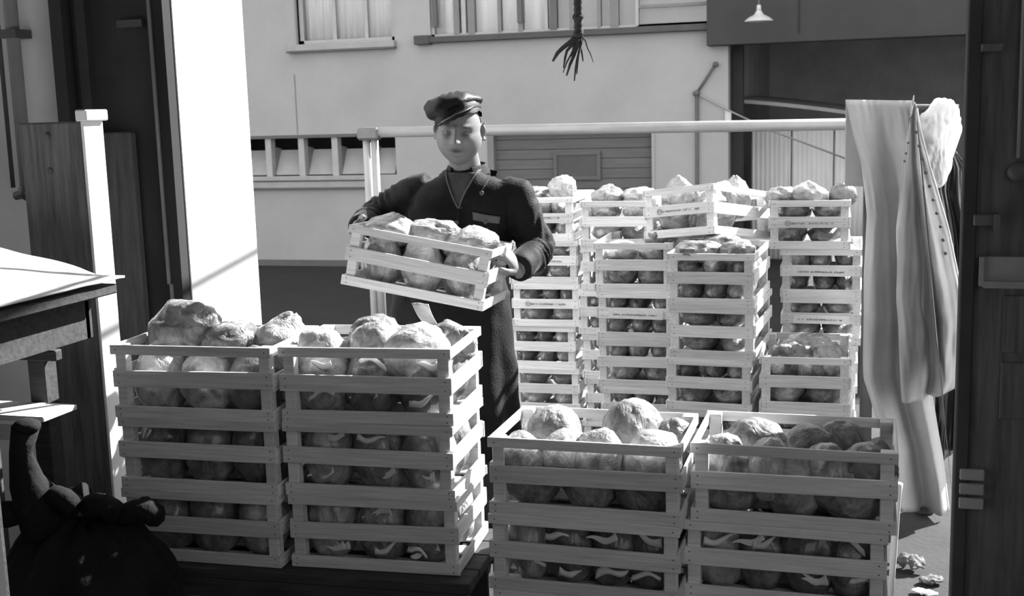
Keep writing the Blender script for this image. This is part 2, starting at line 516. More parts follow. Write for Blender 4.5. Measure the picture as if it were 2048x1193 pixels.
def wall_with_holes(x0, x1, z0, z1, y0, y1, holes):
    xs = sorted({x0, x1, *[h[0] for h in holes], *[h[1] for h in holes]})
    zs = sorted({z0, z1, *[h[2] for h in holes], *[h[3] for h in holes]})
    b = MB()
    for i in range(len(zs) - 1):
        run = None
        for j in range(len(xs) - 1):
            cx, cz = (xs[j] + xs[j + 1]) / 2, (zs[i] + zs[i + 1]) / 2
            solid = not any(h[0] < cx < h[1] and h[2] < cz < h[3] for h in holes)
            if solid and run is None: run = xs[j]
            if (not solid) and run is not None:
                b.box(run, xs[j], y0, y1, zs[i], zs[i + 1]); run = None
        if run is not None: b.box(run, xs[-1], y0, y1, zs[i], zs[i + 1])
    return b


H1 = (-9.42, -7.63, 2.95, 4.5)
H2 = (-6.98, -2.32, 2.97, 4.5)
H3 = (-11.10, -7.70, 0.68, 1.365)
H4 = (-5.95, -3.255, -0.93, 1.345)
struct('wall_back', wall_with_holes(-24, FR, -0.93, 8.5, FY, FY + 0.35, [H1, H2, H3, H4]), M['facade'])
struct('wall_back_inside', bx(-24, FR - 0.05, FY + 1.6, FY + 1.7, -0.93, 8.5), M['void'])
struct('wall_back_flank', bx(FR - 0.35, FR, FY + 0.35, FY + 9, -0.93, 8.5), M['shed_dark'])
struct('baseboard_back', bx(-24, H4[0], FY - 0.02, FY, -0.93, -0.82), M['frame_dark'])

# window 1: three-light casement with curtain
w = put('window_1', None, None, (0, FY, 0), kind='structure')
b = MB()
b.box(H1[0], H1[0] + .07, .06, .16, H1[2], H1[3]); b.box(H1[1] - .07, H1[1], .06, .16, H1[2], H1[3])
b.box(H1[0], H1[1], .06, .16, H1[2], H1[2] + .07); b.box(H1[0], H1[1], .06, .16, H1[3] - .07, H1[3])
struct('window_frame', b, M['frame_light'], w)
xs = [H1[0] + .07, H1[0] + .66, H1[0] + 1.25, H1[1] - .07]
for i in (1, 2):
    struct('mullion', bx(xs[i] - .03, xs[i] + .03, .07, .14, H1[2] + .07, H1[3] - .07), M['frame_light'], w)
for i in range(3):
    struct('pane', bx(xs[i], xs[i + 1], .10, .106, H1[2] + .07, H1[3] - .07), M['glass'], w)


def curtain(x0, x1, z0, z1, y, amp=.02, wl=.14):
    n = max(8, int((x1 - x0) / wl * 6)); vs = []
    for z in (z0, z1):
        for i in range(n):
            x = x0 + (x1 - x0) * i / (n - 1)
            vs.append(Vector((x, y + amp * math.sin(x / wl * 6.283) + amp * .5 * math.sin(x / wl * 2.2), z)))
    v, f = solidify(vs, grid_faces(n, 2), .004)
    return MB().add(v, f, 0, True)


struct('curtain', curtain(H1[0] + .05, H1[1] - .05, H1[2] + .02, H1[3], .22), M['curtain'], w)
struct('reveal_trim', bx(H1[0] - .03, H1[0] + .0, -.03, .06, H1[2], H1[3]), M['frame_mid'], w)
struct('sill', MB().chamfer(H1[0] - .17, H1[1] + .03, -.12, .06, H1[2] - .11, H1[2] - .0, .01), M['sill_light'], w)
struct('sill_drip', bx(H1[0] - .19, H1[1] + .035, -.13, -.0, H1[2] - .135, H1[2] - .11), M['frame_dark'], w)

# window 2: the long strip window
w = put('window_2', None, None, (0, FY, 0), kind='structure')
b = MB()
b.box(H2[0], H2[1], .06, .16, H2[2], H2[2] + .05); b.box(H2[0], H2[1], .06, .16, H2[3] - .07, H2[3])
b.box(H2[0], H2[0] + .05, .06, .16, H2[2], H2[3]); b.box(H2[1] - .03, H2[1], .06, .16, H2[2], H2[3])
struct('window_frame', b, M['frame_light'], w)
mull = [(-6.53, .10, 'frame_mid'), (-6.40, .07, 'frame_light'), (-6.27, .12, 'frame_mid'), (-5.78, .06, 'frame_mid'), (-5.42, .08, 'frame_mid'), (-4.98, .05, 'frame_light'),
        (-4.86, .12, 'frame_dark'), (-4.55, .08, 'frame_mid'), (-4.1, .06, 'frame_mid'), (-3.85, .14, 'frame_mid'), (-3.48, .05, 'frame_light')]
for (x, wd, m) in mull:
    struct('mullion', bx(x - wd / 2, x + wd / 2, .05, .15, H2[2] + .03, H2[3] - .05), M[m], w)
edge = [H2[0] + .05] + [m[0] for m in mull] + [H2[1] - .03]
for a, c in zip(edge, edge[1:]):
    struct('pane', bx(a, c, .10, .106, H2[2] + .05, H2[3] - .05), M['glass'], w)
struct('transom', bx(-3.48, H2[1], .06, .14, 3.27, 3.32), M['frame_mid'], w)
struct('transom', bx(-3.48, H2[1], .06, .14, 2.985, 3.02), M['frame_mid'], w)
for x in (-6.9, -5.42):
    struct('stay_rod', bx(x - .04, x + .04, -.0, .06, 3.14, 4.4), M['frame_dark'], w)
struct('curtain', curtain(H2[0] + .02, -4.9, H2[2] + .02, H2[3], .24, .03, .3), M['curtain'], w)
struct('blind', MB().box(-4.9, H2[1] - .02, .26, .28, H2[2] + .02, H2[3]), M['sill_light'], w)
struct('sill', MB().chamfer(H2[0] - .03, H2[1] + .06, -.16, .06, H2[2] - .10, H2[2], .01), M['sill_dark'], w)
struct('sill_block', MB().chamfer(H2[0] - .24, H2[0] + .03, -.18, .02, H2[2] - .12, H2[2] + .03, .012), M['sill_dark'], w)

# window 3: row of tilted ventilator lights
w = put('window_3', None, None, (0, FY, 0), kind='structure')
struct('lintel_strip', bx(H3[0], H3[1] + .0, -.05, .10, 1.345, 1.40), M['frame_dark'], w)
bars = [-11.42 + .645 * i for i in range(0, 6)]
bars = [x for x in bars if x > H3[0]]
for x in bars:
    struct('mullion', bx(x - .055, x + .055, -.01, .16, .66, 1.35), M['frame_light'], w)
ed = [H3[0]] + bars + [H3[1]]
Rt = Matrix.Rotation(math.radians(-32), 3, 'X')
for a, c in zip(ed, ed[1:]):
    p = MB(); wd = c - a - .11
    p.box(-wd / 2, wd / 2, 0, .03, 0, .50)
    struct('ventilator_light', p, M['sill_light'], w)
    o = C.objects[-1] if False else bpy.context.scene.collection.objects[-1]
    o.location = ((a + c) / 2, .06, .70); o.rotation_euler = (math.radians(-30), 0, 0)
    struct('side_cheek', MB().add([(a + .06, .06, .70), (a + .06, .06, 1.2), (a + .06, .33, 1.16), (a + .09, .06, .70), (a + .09, .06, 1.2), (a + .09, .33, 1.16)],
                                  [(0, 1, 2), (3, 5, 4), (0, 3, 4, 1), (1, 4, 5, 2), (2, 5, 3, 0)]), M['frame_mid'], w)
struct('sill', MB().chamfer(H3[0], -8.05, -.10, .14, .60, .68, .01), M['sill_light'], w)
struct('sill_apron', MB().chamfer(H3[0], -8.05, -.07, .0, .47, .58, .01), M['sill_light'], w)
struct('sill_drip', bx(H3[0], -8.03, -.09, .0, .45, .472), M['frame_dark'], w)

# garage door of broad boards with a small light
w = put('door_2', None, None, (0, FY, 0), kind='structure')
z = H4[2] + .01; k = 0
while z < H4[3] - .01:
    h = min(.165, H4[3] - z)
    struct('board', MB().chamfer(H4[0] + .005, H4[1] - .005, .12 + .004 * (k % 3), .17, z + .003, z + h - .003, .004), M['garage'], w)
    z += .165; k += 1
b = MB()
x0, x1, z0, z1 = -4.92, -4.12, .55, 1.02
b.box(x0 + .06, x1 - .06, .07, .115, z0, z0 + .06); b.box(x0 + .06, x1 - .06, .07, .115, z1 - .06, z1); b.box(x0, x0 + .06, .068, .115, z0, z1); b.box(x1 - .06, x1, .068, .115, z0, z1)
struct('window_frame', b, M['garage'], w)
struct('window_panel', bx(x0 + .06, x1 - .06, .09, .112, z0 + .06, z1 - .06), M['garage_win'], w)
struct('jamb', bx(H4[1] - .0, H4[1] + .05, -.015, .1, H4[2], H4[3] + .02), M['sill_light'], w)
struct('jamb', bx(H4[0] - .09, H4[0] + .02, -.01, .13, H4[2], H4[3]), M['frame_mid'], w)

# fine seam strip on the render and the corner post of the gateway
struct('trim_5', bx(-9.55, -9.53, FY - .006, FY, 1.42, 2.45), M['frame_mid'])

# gas pipe with its arm on the facade
t = thing('facade_pipe', 'thin dark pipe climbing the facade and bending up at an angle near its corner', 'pipe', (-2.52, FY - .06, 0))
MB().tube([(0.0, 0, -.93), (0.005, 0, 1.9)], .03, 8).build('pipe', M['frame_dark'], t)
MB().tube([(0.0, 0, 1.9), (0.29, 0, 2.33)], .022, 8).build('angled_arm', M['frame_dark'], t)
MB().tube([(0.0, 0, 1.9), (0.5, -.02, 1.62), (1.15, .5, 1.27), (2.6, 1.2, .65)], .014, 6).build('stay_wire', M['sill_light'], t)
MB().ball((0, -.01, 1.9), (.06, .05, .05), 10, 6).build('joint', M['frame_dark'], t)
MB().ball((.3, -.01, 2.34), (.045, .05, .045), 10, 6).build('end_cap', M['frame_dark'], t)
o = MB().chamfer(FR - .05, FR + .05, FY - .05, FY + .02, 1.30, 1.62, .006).build('corner_plate', M['enamel'])
tag(o, 'small white plate on the corner of the facade above the rail', 'plate')

# gateway at the right: fascia, dark depth
struct('trim_6', MB().chamfer(-2.33, 7, FY - .30, FY + .02, 2.62, 6.5, .01), M['fascia'])
struct('wall_passage_back', bx(FR, 9, FY + 8.6, FY + 8.8, -.93, 7), M['shed_dark'])
struct('wall_passage_right', bx(6.6, 7, FY, FY + 8.8, -.93, 7), M['shed_dark'])
struct('ceiling_passage', bx(FR, 7, FY + .02, FY + 8.8, 3.6, 3.8), M['shed_dark'])
struct('trim_7', bx(-0.95, -0.93, FY - .315, FY - .30, 2.75, 6.0), M['void'])
struct('trim_8', MB().chamfer(FR + .03, FR + .2, FY + .3, FY + .5, -.93, 3.6, .01), M['void'])

# corrugated sheet shed in the gateway
t = thing('corrugated_shed', 'small pale corrugated sheet shed with a sloping roof in the dark gateway', 'shed', (0, FY + 1.4, -.93))


def corr(x0, x1, z0, z1, wl=.076, amp=.012):
    n = int((x1 - x0) / wl * 6) + 1; vs = []
    for z in (z0, z1):
        for i in range(n):
            x = x0 + (x1 - x0) * i / (n - 1)
            vs.append(Vector((x, amp * math.sin(x / wl * 6.283), z)))
    v, f = solidify(vs, grid_faces(n, 2), .003)
    return MB().add(v, f, 0, True)


for i, (a, c) in enumerate(((-1.78, -1.14), (-1.12, -.45), (-.43, .25), (.27, .95))):
    s = corr(a, c, 0.02, 2.26 - .03 * i).build('corrugated_sheet', M['sheet'], t)
    s.location.y = .004 * (i % 2)
MB().box(-1.80, .97, .03, .10, 0, 2.05).build('back_board', M['frame_mid'], t)
n = 24; vs = []
for yy in (-.25, 2.2):
    for i in range(n):
        u = i / (n - 1); x = -1.95 + 3.1 * u
        vs.append(Vector((x, yy, 2.72 - .50 * u ** 1.1 + .03 * math.sin(3.1 * u) + (.08 if yy > 0 else 0))))
v, f = solidify(vs, grid_faces(n, 2), .06)
MB().add(v, f, 0, False).build('roof', M['roofing'], t)
for x in (-1.74, .9):
    MB().chamfer(x - .05, x + .05, .12, .22, 0, 2.35, .006).build('post', M['frame_dark'], t)

# pendant lamp in front of the fascia
t = thing('yard_lamp', 'white enamel lamp shade hanging on its stem before the dark fascia', 'lamp', (-1.48, 18.0, 2.9))
R0 = Matrix.Identity(3)
MB().lathe([(.035, .16), (.05, .14), (.075, .10), (.15, .065), (.205, .02), (.21, 0), (.20, .0), (.14, .05), (.06, .09), (.0, .10)], 28).build('shade', M['enamel'], t)
MB().lathe([(.0, .245), (.03, .24), (.035, .20), (.036, .15), (.0, .15)], 16).build('neck', M['enamel'], t)
MB().tube([(0, 0, .23), (0, 0, .95), (0.02, .2, 1.1), (0.02, .72, 1.12)], .014, 8).build('stem', M['frame_mid'], t)
MB().ball((0, 0, .05), (.04, .04, .05), 12, 8).build('bulb', M['enamel'], t)

# ------------------------------------------------------------------ ramp railing
RY = 6.3
t = thing('ramp_railing', 'galvanised pipe railing along the ramp edge behind the man and crates', 'railing', (-2.70, RY, 0))
MB().tube([(-.03, 0, 1.598), (3.05, 0, 1.578)], .030, 16).build('top_rail', M['steel'], t)
MB().tube([(0.02, 0, 0), (0.02, 0, 1.58)], .022, 14).build('post', M['steel'], t)
MB().tube([(-.035, .02, 0), (-.035, .02, 1.58)], .026, 14).build('post', M['pipe_grey'], t)
MB().tube([(3.02, 0, 0), (3.02, 0, 1.58)], .026, 14).build('post', M['pipe_grey'], t)
MB().chamfer(-.075, .055, -.04, .04, 1.555, 1.625, .012).build('corner_fitting', M['steel_dark'], t)
for x in (0.0, 3.02):
    MB().lathe([(.0, .012), (.075, .012), (.075, 0), (0, 0)], 18, (x, 0, 0)).build('foot_flange', M['steel_dark'], t)

# ------------------------------------------------------------------ crates
CL, CW, CH = .508, .34, .208
TH = .008
SL = [(0.0, .034), (.088, .135), (.181, .208)]     # z ranges of bottom, middle, top slat


def slat_mesh(length, h, t, name):
    b = MB().chamfer(-length / 2, length / 2, -t / 2, t / 2, -h / 2, h / 2, .0012)
    for sx in (-1, 1):
        for dz in ((-.25, .25) if h > .03 else (0,)):
            x = sx * (length / 2 - .018); zz = dz * h
            vs = [(x + .0022 * math.cos(a), -t / 2 - .0004, zz + .0022 * math.sin(a)) for a in [i * 1.0472 for i in range(6)]]
            b.add(vs, [(0, 1, 2, 3, 4, 5)], 1)
    return b.mesh(name, [M['wood'], M['nail']])


LM = [slat_mesh(CL, a[1] - a[0], TH, 'slat') for a in SL]
EM = [slat_mesh(CW - 2 * TH, a[1] - a[0], TH, 'end_slat') for a in SL]
PM = MB().chamfer(-.0165, .0165, -.0165, .0165, 0, CH - .003, .002).mesh('corner_post', M['wood'])
BM = MB().chamfer(-CL / 2 + .004, CL / 2 - .004, -.035, .035, 0, .006, .001).mesh('bottom_board', M['wood'])
CR = random.Random(11)


def crate(label, loc, rot=(0, 0, 0), group=None, sx_=1.0):
    t = thing('wooden_crate', label, 'crate', loc, rot, group)
    t.scale = (sx_, 1, 1)
    j = lambda a: CR.uniform(-a, a)
    for k in range(3):
        zc = (SL[k][0] + SL[k][1]) / 2
        jz = 0 if k != 1 else .005
        for s in (-1, 1):
            put('slat', LM[k], t, (j(.003), s * (CW / 2 - TH / 2), zc + j(jz)), (0, j(.010) if k == 1 else j(.002), 0 if s < 0 else math.pi))
            put('end_slat', EM[k], t, (s * (CL / 2 - TH / 2 - .001), j(.001), zc + j(jz)), (j(.012) if k == 1 else 0, 0, -s * math.pi / -2 if s > 0 else -math.pi / 2))
    for sx in (-1, 1):
        for sy in (-1, 1):
            put('corner_post', PM, t, (sx * (CL / 2 - TH - .018), sy * (CW / 2 - TH - .0168), .002))
    for y in (-.11, 0, .11):
        put('bottom_board', BM, t, (0, y + j(.006), .0))
    return t


def scribble(wd, h, seed, ring=True):
    """illegible stamped writing like the photograph's: a ring mark and a run of small strokes"""
    q = random.Random(seed); b = MB()
    x = -wd / 2
    if ring:
        r = h * .55
        b.tube([(x + r + r * math.cos(a), 0, r * math.sin(a)) for a in [i * 6.2832 / 16 for i in range(17)]], .0012, 5, caps=False)
        b.tube([(x + r * .6, 0, -r * .3), (x + r, 0, r * .3), (x + r * 1.4, 0, -r * .2)], .0011, 5)
        x += 2.5 * r
    while x < wd / 2:
        if q.random() < .16:
            x += .007; continue
        s = q.uniform(.3, .9) * h * .5; dx = q.uniform(-.002, .003)
        b.tube([(x - dx, 0, -h * .25 - q.uniform(0, .2) * s), (x + dx, 0, s * .4), (x + .003, 0, -h * .1), (x + .005, 0, h * q.uniform(-.2, .1))], q.uniform(.0007, .0012), 4)
        x += q.uniform(.005, .009)
    return b


def crate_mark(t, seed, paper=False, end=True, wd=.22, x=0.0):
    """stamp or pasted paper strip on the middle slat that faces the viewer"""
    if end: base = Vector((-CL / 2 - .0005, -x, .1115)); rz = -math.pi / 2
    else: base = Vector((x, -CW / 2 - .0005, .1115)); rz = 0
    out = Vector((-1, 0, 0)) if end else Vector((0, -1, 0))
    if paper:
        p = MB().chamfer(-wd / 2 - .012, wd / 2 + .012, -.0016, .0016, -.019, .019, .0004).build('paper_label', M['paper'], t, loc=base + out * .0016, rot=(0, .012, rz), label='pasted white paper label with small writing')
        scribble(wd * .9, .019, seed, False).build('print', M['ink'], p, loc=(0, -.0019, 0))
    else:
        scribble(wd, .02, seed).build('stamped_print', M['stamp'], t, loc=base + out * .001, rot=(0, 0, rz), label='dark stamped ring mark and writing')


# ------------------------------------------------------------------ cabbages in film
def head_mesh(seed, kind, m):
    q = random.Random(seed)
    bm = bmesh.new()
    bmesh.ops.create_icosphere(bm, subdivisions=4, radius=1.0)
    off = Vector((q.uniform(-50, 50), q.uniform(-50, 50), q.uniform(-50, 50)))
    nrid = q.choice((7, 8, 9)); ph = q.uniform(0, 6.28)
    for v in bm.verts:
        p = v.co.normalized()
        n1 = noise.noise(p * 1.3 + off); n2 = noise.noise(p * 3.1 + off)
        rid = 1 - abs(noise.noise(p * 2.6 + off * 1.7)) * 2
        th = math.atan2(p.y, p.x)
        r = 1 + .10 * n1 + .06 * n2 + .055 * max(0, rid - .45)
        r += .035 * abs(p.z) * math.sin(nrid * th + ph + 2 * n1) * (1 - p.z * p.z) ** .5
        z = p.z * r
        if kind == 'twist':                       # film gathered to a crumpled tip
            if p.z > .35:
                k = (p.z - .35) / .65
                sq = 1 - .58 * k ** 1.3 + .10 * math.sin(3 * th + 5 * k + ph) * k
                r2 = r * sq * (1 + .16 * math.sin(5 * th + 7 * k + ph) * k)
                v.co = Vector((p.x * r2 + .16 * k * math.sin(ph), p.y * r2 + .16 * k * math.cos(ph), z + .10 * k ** 1.4 + .16 * k * math.sin(2 * th + ph) * (1 - .4 * k)))
                continue
        if kind == 'bag':                         # slumped bag with flat sharp facets
            f = Vector((round(p.x * 2.2) / 2.2, round(p.y * 2.2) / 2.2, round(p.z * 2.2) / 2.2))
            w = .35
            p2 = p.lerp(f, w)
            r = 1 + .16 * n1 + .1 * n2 + .07 * max(0, rid - .4)
            v.co = p2 * r
            continue
        v.co = Vector((p.x * r, p.y * r, max(z, -.86)))
    me = bpy.data.meshes.new('cabbage')
    for f in bm.faces: f.smooth = True
    bm.to_mesh(me); bm.free()
    me.materials.append(m)
    # unit sphere scaled to a 0.075 m radius so textures keep a real size
    me.transform(Matrix.Scale(.075, 4))
    return me


HM = [head_mesh(s, 'round', M[m]) for s, m in ((1, 'film'), (2, 'film_pale'), (3, 'film'), (4, 'film_dull'), (5, 'film_pale'))]
TM = [head_mesh(s, 'twist', M[m]) for s, m in ((11, 'film_pale'), (12, 'film'), (13, 'film_pale'))]
GM = [head_mesh(s, 'bag', M[m]) for s, m in ((21, 'film'), (22, 'film_dull'), (23, 'film_pale'))]
HR = random.Random(5)


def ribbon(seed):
    """a highlight stroke on the film, built as a curled, tapering pale tongue"""
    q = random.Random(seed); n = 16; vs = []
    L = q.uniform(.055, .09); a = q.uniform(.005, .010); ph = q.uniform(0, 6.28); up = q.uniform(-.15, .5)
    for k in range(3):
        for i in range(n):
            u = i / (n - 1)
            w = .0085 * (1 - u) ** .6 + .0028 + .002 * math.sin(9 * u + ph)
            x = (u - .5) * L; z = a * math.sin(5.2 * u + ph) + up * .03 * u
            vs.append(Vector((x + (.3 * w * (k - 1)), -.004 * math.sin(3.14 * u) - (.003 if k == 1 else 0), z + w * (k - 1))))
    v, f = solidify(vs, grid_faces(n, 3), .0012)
    return MB().add(v, f, 0, True).mesh('pale_film_glint', M['pale_film_glint'])


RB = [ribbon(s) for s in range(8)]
ORD = ['first', 'second', 'third', 'fourth', 'fifth', 'sixth']


def head(label, parent_t, lx, ly, lz, s, group, mesh=None, tip=False, rot=None):
    """one wrapped cabbage standing at local (lx, ly, lz) of crate parent_t (top-level itself)"""
    me = mesh or HR.choice(HM)
    mwx = Matrix.Translation(parent_t.location) @ parent_t.rotation_euler.to_matrix().to_4x4()
    s = s if isinstance(s, (tuple, list)) else (s, s, s)
    p = mwx @ Vector((lx * parent_t.scale.x, ly, lz + .0645 * s[2]))
    r = rot or (HR.uniform(-.12, .12), HR.uniform(-.12, .12), HR.uniform(0, 6.28))
    o = put('wrapped_cabbage', me, None, p, r, scale=s)
    tag(o, label, 'cabbage', group)
    return o


def fill_long(t, short, group, nx, ny=2, s=1.0, sz=1.42, glints=False, zs=0.008, skip=(), low=''):
    """rows of cabbages in a crate whose long side faces the viewer (row 0 in front)"""
    for r in range(ny):
        for i in range(nx):
            if (i, r) in skip: continue
            wx = (CL - .05) / nx; x = -CL / 2 + .025 + wx * (i + .5) + HR.uniform(-.008, .008)
            y = (-.5 + (r + .5) / ny) * (CW - .05)
            rowname = 'front' if r == 0 else 'back'
            sx = wx / .15 * s * HR.uniform(1.0, 1.08) * t.scale.x; sy = (CW - .03) / ny / .15 * s * HR.uniform(.98, 1.05); szz = sz * HR.uniform(.97, 1.06)
            o = head('wrapped cabbage, %s from left, %s %srow, %s' % (ORD[i], rowname, low, short), t, x, y, zs, (sx, sy, szz), group)
            if glints and r == 0:
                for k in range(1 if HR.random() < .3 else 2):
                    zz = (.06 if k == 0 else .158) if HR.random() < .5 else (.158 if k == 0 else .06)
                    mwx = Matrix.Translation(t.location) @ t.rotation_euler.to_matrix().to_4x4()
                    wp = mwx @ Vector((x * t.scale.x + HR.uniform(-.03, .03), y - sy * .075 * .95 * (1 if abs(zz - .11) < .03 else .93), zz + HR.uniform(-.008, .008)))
                    f = put('pale_film_glint', HR.choice(RB), o, label='pale ribbon shaped as a highlight stroke')
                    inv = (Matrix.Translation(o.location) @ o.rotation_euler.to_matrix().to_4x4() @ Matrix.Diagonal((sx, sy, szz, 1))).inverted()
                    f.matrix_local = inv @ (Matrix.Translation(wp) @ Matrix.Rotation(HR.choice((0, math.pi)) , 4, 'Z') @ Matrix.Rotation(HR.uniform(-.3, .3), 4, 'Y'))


def parent_yaw(t):
    return t.rotation_euler.z - math.pi / 2 + math.pi / 2


def fill_end(t, short, group, n=2, layers=2, rows=1, s=1.0):
    """cabbages in a crate whose end faces the viewer: n across, in layers"""
    for l in range(layers):
        m = n if l == 0 else n + HR.choice((0, 0, 1)) if n < 3 else n
        for i in range(m):
            wx = (CW - .05) / m
            yy = (CW / 2 - .025 - wx * (i + .5)) + HR.uniform(-.01, .01)       # left to right as seen
            sx = wx / .15 * HR.uniform(.94, 1.04); h = (CH - .012) / layers
            o = head('wrapped cabbage, %s from left, %s layer, %s' % (ORD[i], 'lower' if l == 0 and layers > 1 else 'upper', short), t,
                     -CL / 2 + .175, yy, .008 + l * h, (2.1, sx, h / .136 * HR.uniform(.95, 1.06)), group, rot=(HR.uniform(-.12, .12), HR.uniform(-.05, .05), parent_yaw(t) + HR.choice((0, math.pi))))


LEV = ['top', 'second', 'third', 'fourth', 'fifth', 'bottom']

# --- cart stacks (left foreground)
CARTZ = .455
left_top = []
for (cx, cy, yaw, nm, shade) in ((-1.772, 2.951, .045, 'shaded cart stack by the post', True), (-1.278, 2.998, .072, 'cart stack with sunlit side', False)):
    for k in range(3):
        z = CARTZ + (2 - k) * CH
        t = crate('slatted wooden crate full of wrapped cabbages, %s of the %s' % (LEV[k], nm), (cx + CR.uniform(-.003, .003), cy + CR.uniform(-.003, .003), z), (0, 0, yaw + CR.uniform(-.006, .006)), 'crates on the cart', .955)
        sh = '%s crate of %s' % (LEV[k], nm)
        if k == 0:
            left_top.append(t)
            fill_long(t, sh, 'cabbages in the cart crates', 3, 2, 1.0, 1.25, glints=not shade, zs=.008)
            # the front row only fills the front half
        else:
            fill_long(t, sh, 'cabbages in the cart crates', 3, 2, 1.0, 1.42, glints=not shade)
TL1, TL2 = left_top


def fix_front(t):
    pass


# loose bags heaped in the two top cart crates
def lump(t, label, x, y, z, s, mesh, rz, group, rx=0., ry=0.):
    return head(label, t, x, y, z, s, group, mesh, rot=(rx, ry, rz))


g = 'bags heaped on the cart crates'
lump(TL1, 'shiny peaked bag of cabbage heaped by the post on the shaded cart stack', -.115, .02, .10, (1.35, 1.15, 1.5), GM[0], .4, g)
lump(TL1, 'flat shiny bag between peaked bag and twisted bag on cart stack', .045, .0, .13, (1.3, 1.2, .85), GM[1], 1.2, g)
lump(TL1, 'low dull bag at the outer corner of the shaded cart stack', -.19, .06, .12, (.75, .9, .8), GM[1], 2.2, g)
o = lump(TL1, 'tall cabbage bag with pale twisted top on the shaded cart stack', .185, .05, .10, (1.15, 1.1, 1.15), TM[0], 1.0, g, rx=.15, ry=.25)
lump(TL2, 'flattish pale cabbage at front corner of sunlit cart stack, beside twisted bag', -.17, -.05, .10, (1.0, .95, 1.0), HM[1], .3, g)
lump(TL2, 'pale crumpled cabbage in the middle of the sunlit cart stack', -.015, -.02, .10, (1.0, 1.0, 1.1), HM[4], 2.0, g)
lump(TL2, 'broad pale cabbage filling the front of the sunlit cart stack', .125, -.055, .085, (1.35, 1.1, 1.2), HM[4], 4.0, g)
lump(TL2, 'dull bag at the back rim of the sunlit cart stack', -.06, .10, .12, (1.1, .8, .95), GM[1], .8, g)
o = lump(TL2, 'wilted bag with upright pale flap on the sunlit cart stack', .18, .09, .115, (.95, .75, .85), GM[0], .2, g, ry=.35)
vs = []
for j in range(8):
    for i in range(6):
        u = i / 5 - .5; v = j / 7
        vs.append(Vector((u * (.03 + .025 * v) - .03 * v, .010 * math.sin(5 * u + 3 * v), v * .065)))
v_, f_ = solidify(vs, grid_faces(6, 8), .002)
fl = MB().add(v_, f_, 0, True).build('film_flap', M['pale_film_glint'], o, label='upright pale film flap')
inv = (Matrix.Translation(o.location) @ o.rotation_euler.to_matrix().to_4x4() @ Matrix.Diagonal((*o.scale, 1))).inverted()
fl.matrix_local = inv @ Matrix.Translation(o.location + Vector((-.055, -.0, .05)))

# cart under them
t = thing('warehouse_cart', 'dark wooden platform cart carrying the two cabbage crate stacks', 'cart', (-1.55, 2.98, 0), (0, 0, .06))
for i in range(4):
    MB().chamfer(-.56, .56, -.215 + i * .108, -.111 + i * .108, CARTZ - .032, CARTZ - .002, .003).build('deck_board', M['cart_wood'], t)
for y in (-.19, .17):
    MB().chamfer(-.55, .55, y - .02, y + .02, CARTZ - .09, CARTZ - .032, .003).build('side_rail', M['cart_wood'], t)
for x in (-.49, 0.02, .49):
    for y in (-.185, .165):
        MB().chamfer(x - .03, x + .03, y - .03, y + .03, .0, CARTZ - .09, .004).build('leg', M['cart_wood'], t)

# --- right foreground stacks
RB_ = .852 - 3 * CH
right_top = []
for (cx, cy, yaw, nm) in ((-.672, 3.0, -.006, 'front stack nearest the cart'), (-.152, 3.085, -.006, 'front stack nearest the canvas')):
    for k in range(3):
        z = RB_ + (2 - k) * CH - (.012 if 'canvas' in nm else 0)
        dx = (0, -.008, -.004)[k] + (0 if k == 0 else (.004 if 'cart' in nm else -.012))
        t = crate('slatted wooden crate full of wrapped cabbages, %s of the %s' % (LEV[k], nm), (cx + dx, cy + CR.uniform(-.004, .004), z), (0, 0, yaw + CR.uniform(-.008, .008)), 'crates in the front stacks')
        sh = '%s crate of %s' % (LEV[k], nm)
        if k == 0:
            right_top.append(t)
            fill_long(t, sh, 'cabbages in the front stacks', 3, 2, 1.0, 1.1, low='lower ')
        else:
            fill_long(t, sh, 'cabbages in the front stacks', 4 if k == 1 else 3, 2, 1.0, 1.42, glints=True)
TR1, TR2 = right_top
g = 'cabbages open to view in the front stacks'
for (lab, x, y, z, s, m, rz) in (
        ('near corner', -.185, -.10, .035, (.95, .85, 1.25), HM[0], .2), ('second along the near rim', -.065, -.075, .06, (.92, .9, 1.12), HM[1], 1.4),
        ('third along the near rim', .025, -.095, .065, (.90, .85, 1.15), HM[4], 2.2), ('far end of the near rim', .165, -.085, .06, (1.0, .95, 1.2), HM[1], 3.3),
        ('large pale one in the back corner', -.14, .07, .055, (1.2, 1.05, 1.3), HM[2], .9), ('large peaked one at the back', .085, .07, .075, (1.25, 1.05, 1.35), HM[2], 4.1),
        ('back corner next to the other stack', .20, .085, .06, (.75, .9, 1.1), HM[0], 5.1)):
    head('wrapped cabbage, %s, top crate nearest the cart' % lab, TR1, x, y, z, s, g, m, rot=(.1, -.08, rz))
for (lab, x, y, z, s, m, rz) in (
        ('round one at the near corner', -.185, -.05, .045, (.85, .85, 1.15), HM[1], .5), ('second along the near rim', -.06, -.078, .045, (1.0, .8, 1.15), HM[4], 1.2),
        ('third along the near rim', .08, -.078, .035, (1.0, .75, 1.2), HM[0], 5.2), ('crumpled dark one at the shaded corner', .175, -.06, .045, (1.1, 1.0, 1.1), HM[3], 2.2),
        ('large pale one at the back', -.115, .075, .055, (1.25, 1.0, 1.15), HM[0], 3.1), ('crumpled one in the middle', .035, .03, .06, (1.1, 1.0, 1.12), HM[3], 4.3),
        ('small one at the back rim', .11, .10, .06, (.9, .75, 1.1), HM[2], .1), ('small back one by the shaded corner', .20, .10, .02, (.7, .8, 1.0), HM[3], 1.9)):
    head('wrapped cabbage, %s, top crate nearest the canvas' % lab, TR2, x, y, z, s, g, m, rot=(-.06, .1, rz))
